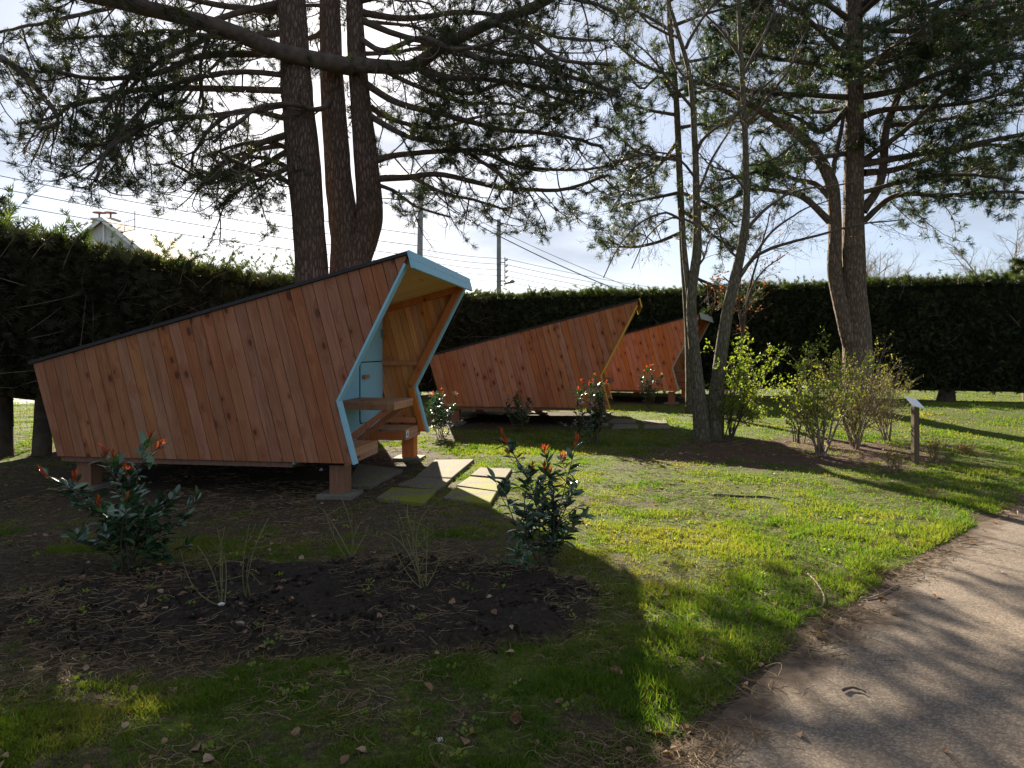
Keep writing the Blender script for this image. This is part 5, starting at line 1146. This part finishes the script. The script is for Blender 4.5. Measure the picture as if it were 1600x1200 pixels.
for nn, xx, yy, rad, Lm in ((9000, None, None, .0013, .11), (10000, 1, 1, .0010, .09)):
    x, y = sample_view(nn, 2.4, 8.5, rs); *_, ed, _ = masks(x, y); cl = fbm(x * 2.6, y * 2.6, 3, 67)
    keep = rs.random(nn) < (np.exp(-((ed + .03) / .14) ** 2) * sstep(.38, .6, cl) if xx is None else (ed > .1) * .5 * sstep(.45, .65, cl)); x, y = x[keep], y[keep]; m = len(x)
    a = rs.random(m) * 2 * math.pi; L = Lm * (.5 + .9 * rs.random(m)); t = np.linspace(0, 1, 6)[None, :, None]; z = np.maximum(Hgt(x, y), .005) + .008 + .02 * rs.random(m)
    Dv = np.c_[np.cos(a), np.sin(a), rs.normal(size=m) * .06]; Sv = np.c_[-np.sin(a), np.cos(a), np.abs(rs.normal(size=m)) * .35]
    P = np.c_[x, y, z][:, None, :] + Dv[:, None, :] * L[:, None, None] * t + Sv[:, None, :] * (rs.normal(size=(m, 1, 1)) * .6) * L[:, None, None] * t * (1 - t) * 2
    P[:, :, 2] = np.maximum(P[:, :, 2], z[:, None] - .005); ms = MB(); ms.tubes(P, np.full((m, 6), rad), 3, .35 + .65 * rs.random(m)); ms.build('dry_straw', M['litter'], kind='stuff')
# dead leaves
n = 7000; x, y = sample_view(n, 2.5, 17, rs); bm, lu, mu, un, ed, _ = masks(x, y)
p = np.where(ed > -.15, .10 + .85 * mu + .12 * sstep(.5, .7, fbm(x * 1.4, y * 1.4, 3, 88)) + .25 * np.exp(-(ed / .2) ** 2), .01); keep = rs.random(n) < p; x, y = x[keep], y[keep]; m = len(x)
mb = MB(); mb.leaves(np.c_[x, y, np.maximum(Hgt(x, y), .004) + .012], np.c_[rs.normal(size=(m, 2)), rs.normal(size=m) * .2], np.c_[rs.normal(size=(m, 2)) * .5, np.ones(m)], .028 + .03 * rs.random(m), LEAF * np.array([1.5, 1, 2.5]), LEAF_F, rs.random(m)); mb.build('leaf_litter', M['deadleaf'], kind='stuff')
# crumbs of dug soil on the bed
ico = np.array([[0, 0, 1], [.89, 0, .45], [.28, .85, .45], [-.72, .53, .45], [-.72, -.53, .45], [.28, -.85, .45], [.72, .53, -.45], [-.28, .85, -.45], [-.89, 0, -.45], [-.28, -.85, -.45], [.72, -.53, -.45], [0, 0, -1]])
icf = [(0,1,2),(0,2,3),(0,3,4),(0,4,5),(0,5,1),(1,6,2),(2,7,3),(3,8,4),(4,9,5),(5,10,1),(6,7,2),(7,8,3),(8,9,4),(9,10,5),(10,6,1),(11,7,6),(11,8,7),(11,9,8),(11,10,9),(11,6,10)]
mb = MB()
for q in range(6):
    n = 4200; x = -4.2 + 5.4 * rs.random(n); y = 3.4 + 2.3 * rs.random(n); bm, *_ , b0 = masks(x, y); keep = rs.random(n) < b0 * .8 * sstep(.35, .6, fbm(x * 4, y * 4, 3, 91)) + .05 * bm; x, y = x[keep], y[keep]; m = len(x); s_ = .003 + .026 * rs.random(m) ** 4
    T_ = ico * (1 + .42 * rs.normal(size=(12, 1)).clip(-1, 1)) * np.array([1, .75, .6])
    mb.leaves(np.c_[x, y, Hgt(x, y) + s_ * .1], rs.normal(size=(m, 3)), rs.normal(size=(m, 3)), s_, T_, icf, rs.random(m), W=s_ * (.7 + .6 * rs.random(m)))
N = NM('soil_crumbs'); r_ = N.attr('rnd'); N.fin(N.ramp(r_, [(.1, (.014, .010, .007)), (.8, (.032, .023, .017)), (.99, (.07, .052, .04))]), .95, spec=.1); mb.build('soil_crumbs', N.m, kind='stuff')
# small weeds on the bed and lawn
n = 130; x, y = sample_view(n, 2.7, 6.5, rs); bm, lu, mu, un, ed, _ = masks(x, y); k_ = ed > .15; x, y = x[k_], y[k_]; c_ = np.repeat(np.arange(len(x)), 11)
px_ = x[c_] + rs.normal(size=len(c_)) * .018; py_ = y[c_] + rs.normal(size=len(c_)) * .018; m = len(c_)
mb = MB(); mb.leaves(np.c_[px_, py_, Hgt(px_, py_) + .008 + .02 * rs.random(m)], np.c_[px_ - x[c_], py_ - y[c_], .02 * np.ones(m)], np.c_[rs.normal(size=(m, 2)) * .3, np.ones(m)], .012 + .014 * rs.random(m), LEAF * np.array([1.6, 1, 1]), LEAF_F, rs.random(m)); mb.build('weeds', M['lime'], kind='stuff')

# ------------------------------------------------------------------ single small things on the ground
def stick(label, pts, r0, m=None, z=.010):
    P = np.array([Gd(x, y) for x, y in pts]); P[:, 2] = np.maximum(Hgt(P[:, 0], P[:, 1]), .005) + z; Q = spline(P, 18); Q[:, 2] += .0015 * np.sin(np.arange(18)); c = Q.mean(0)
    mb = MB(); mb.tubes(Q - c, r0 * (1.1 - .6 * np.linspace(0, 1, 18)), 7, .4, cap=True); o = mb.build('fallen_twig', m or M['twig'], smooth=True); o.location = tuple(c); tag(o, label, 'twig', 'fallen twigs')
stick('long dark twig lying in the sunlit lawn, right of the red-tipped shrub', [(1112, 776), (1160, 778), (1200, 779), (1240, 787), (1268, 797)], .011)
stick('short dark curled twig lying alone on the path', [(1317, 1084), (1328, 1080), (1342, 1082), (1353, 1087)], .007, z=.012)
stick('pale bent twig lying in the grass near the path edge', [(1262, 900), (1278, 918), (1288, 940), (1276, 954), (1225, 943)], .006, M['twig_pale'])
stick('pale forked twig lying on the dirt where lawn meets path', [(1345, 938), (1362, 937), (1382, 929), (1404, 916)], .006, M['twig_pale'])
stick('thin brown twig near the lower right of the lawn edge', [(1130, 1065), (1160, 1085), (1172, 1092)], .006)
def stone(label, px, py, s_, c_, sd):
    rs = np.random.default_rng(sd); p = Gd(px, py); p[2] = float(Hgt(p[0], p[1])) + s_ * .35
    V = ico * np.array([1.2, .8, .55]) * s_ * (1 + .25 * rs.normal(size=(12, 1))); mb = MB(); mb.add(V, [f for f in icf]); N = NM('stone'); n_ = N.noise(N.obj(), 60, 3); N.fin(N.ramp(n_, [(.3, tuple(q * .75 for q in c_)), (.7, c_)]), .8)
    o = mb.build('stone', N.m, smooth=False); o.location = tuple(p); tag(o, label, 'stone', 'small stones on the ground')
stone('small white stone at the foot of the three-pronged canes', 346, 974, .018, (.62, .6, .56), 1)
stone('brownish stone on the soil just right of and below the white stone', 376, 998, .022, (.22, .17, .13), 2)
stone('tiny white stone under the cabin front post side', 502, 737, .03, (.6, .58, .55), 3)
stone('small pale stone in the grass at the bottom centre', 687, 1162, .014, (.55, .52, .47), 4)
def cone(label, px, py, sd):
    rs = np.random.default_rng(sd); p = Gd(px, py); p[2] = float(Hgt(p[0], p[1])) + .02; mb = MB()
    t = np.linspace(0, 1, 9); mb.tubes(np.c_[np.zeros(9), t * .06, np.zeros(9)], .018 * np.sin(np.pi * (t * .86 + .09)) ** .7, 9, .2, cap=True)
    n = 70; i = np.arange(n); tt = (i + .5) / n; an = i * 2.4; rr = .016 * np.sin(np.pi * (tt * .86 + .09)) ** .7; B = np.c_[np.cos(an) * rr, tt * .058, np.sin(an) * rr]
    mb.leaves(B, np.c_[np.cos(an), np.full(n, .7), np.sin(an)], np.array([[0, 1., 0]]), .012, LEAF * np.array([2.2, 1, 1]), LEAF_F, rs.random(n))
    o = mb.build('pine_cone', M['deadleaf'], smooth=False); o.location = tuple(p); o.rotation_euler = (0.1, 0.2, rs.random() * 6); tag(o, label, 'pine cone', 'pine cones on the lawn')
cone('pine cone lying in the grass left of the path edge, below the sunlit lawn', 973, 1069, 1)
cone('pine cone among the grass at the bottom, left of the other cone', 808, 1128, 2)
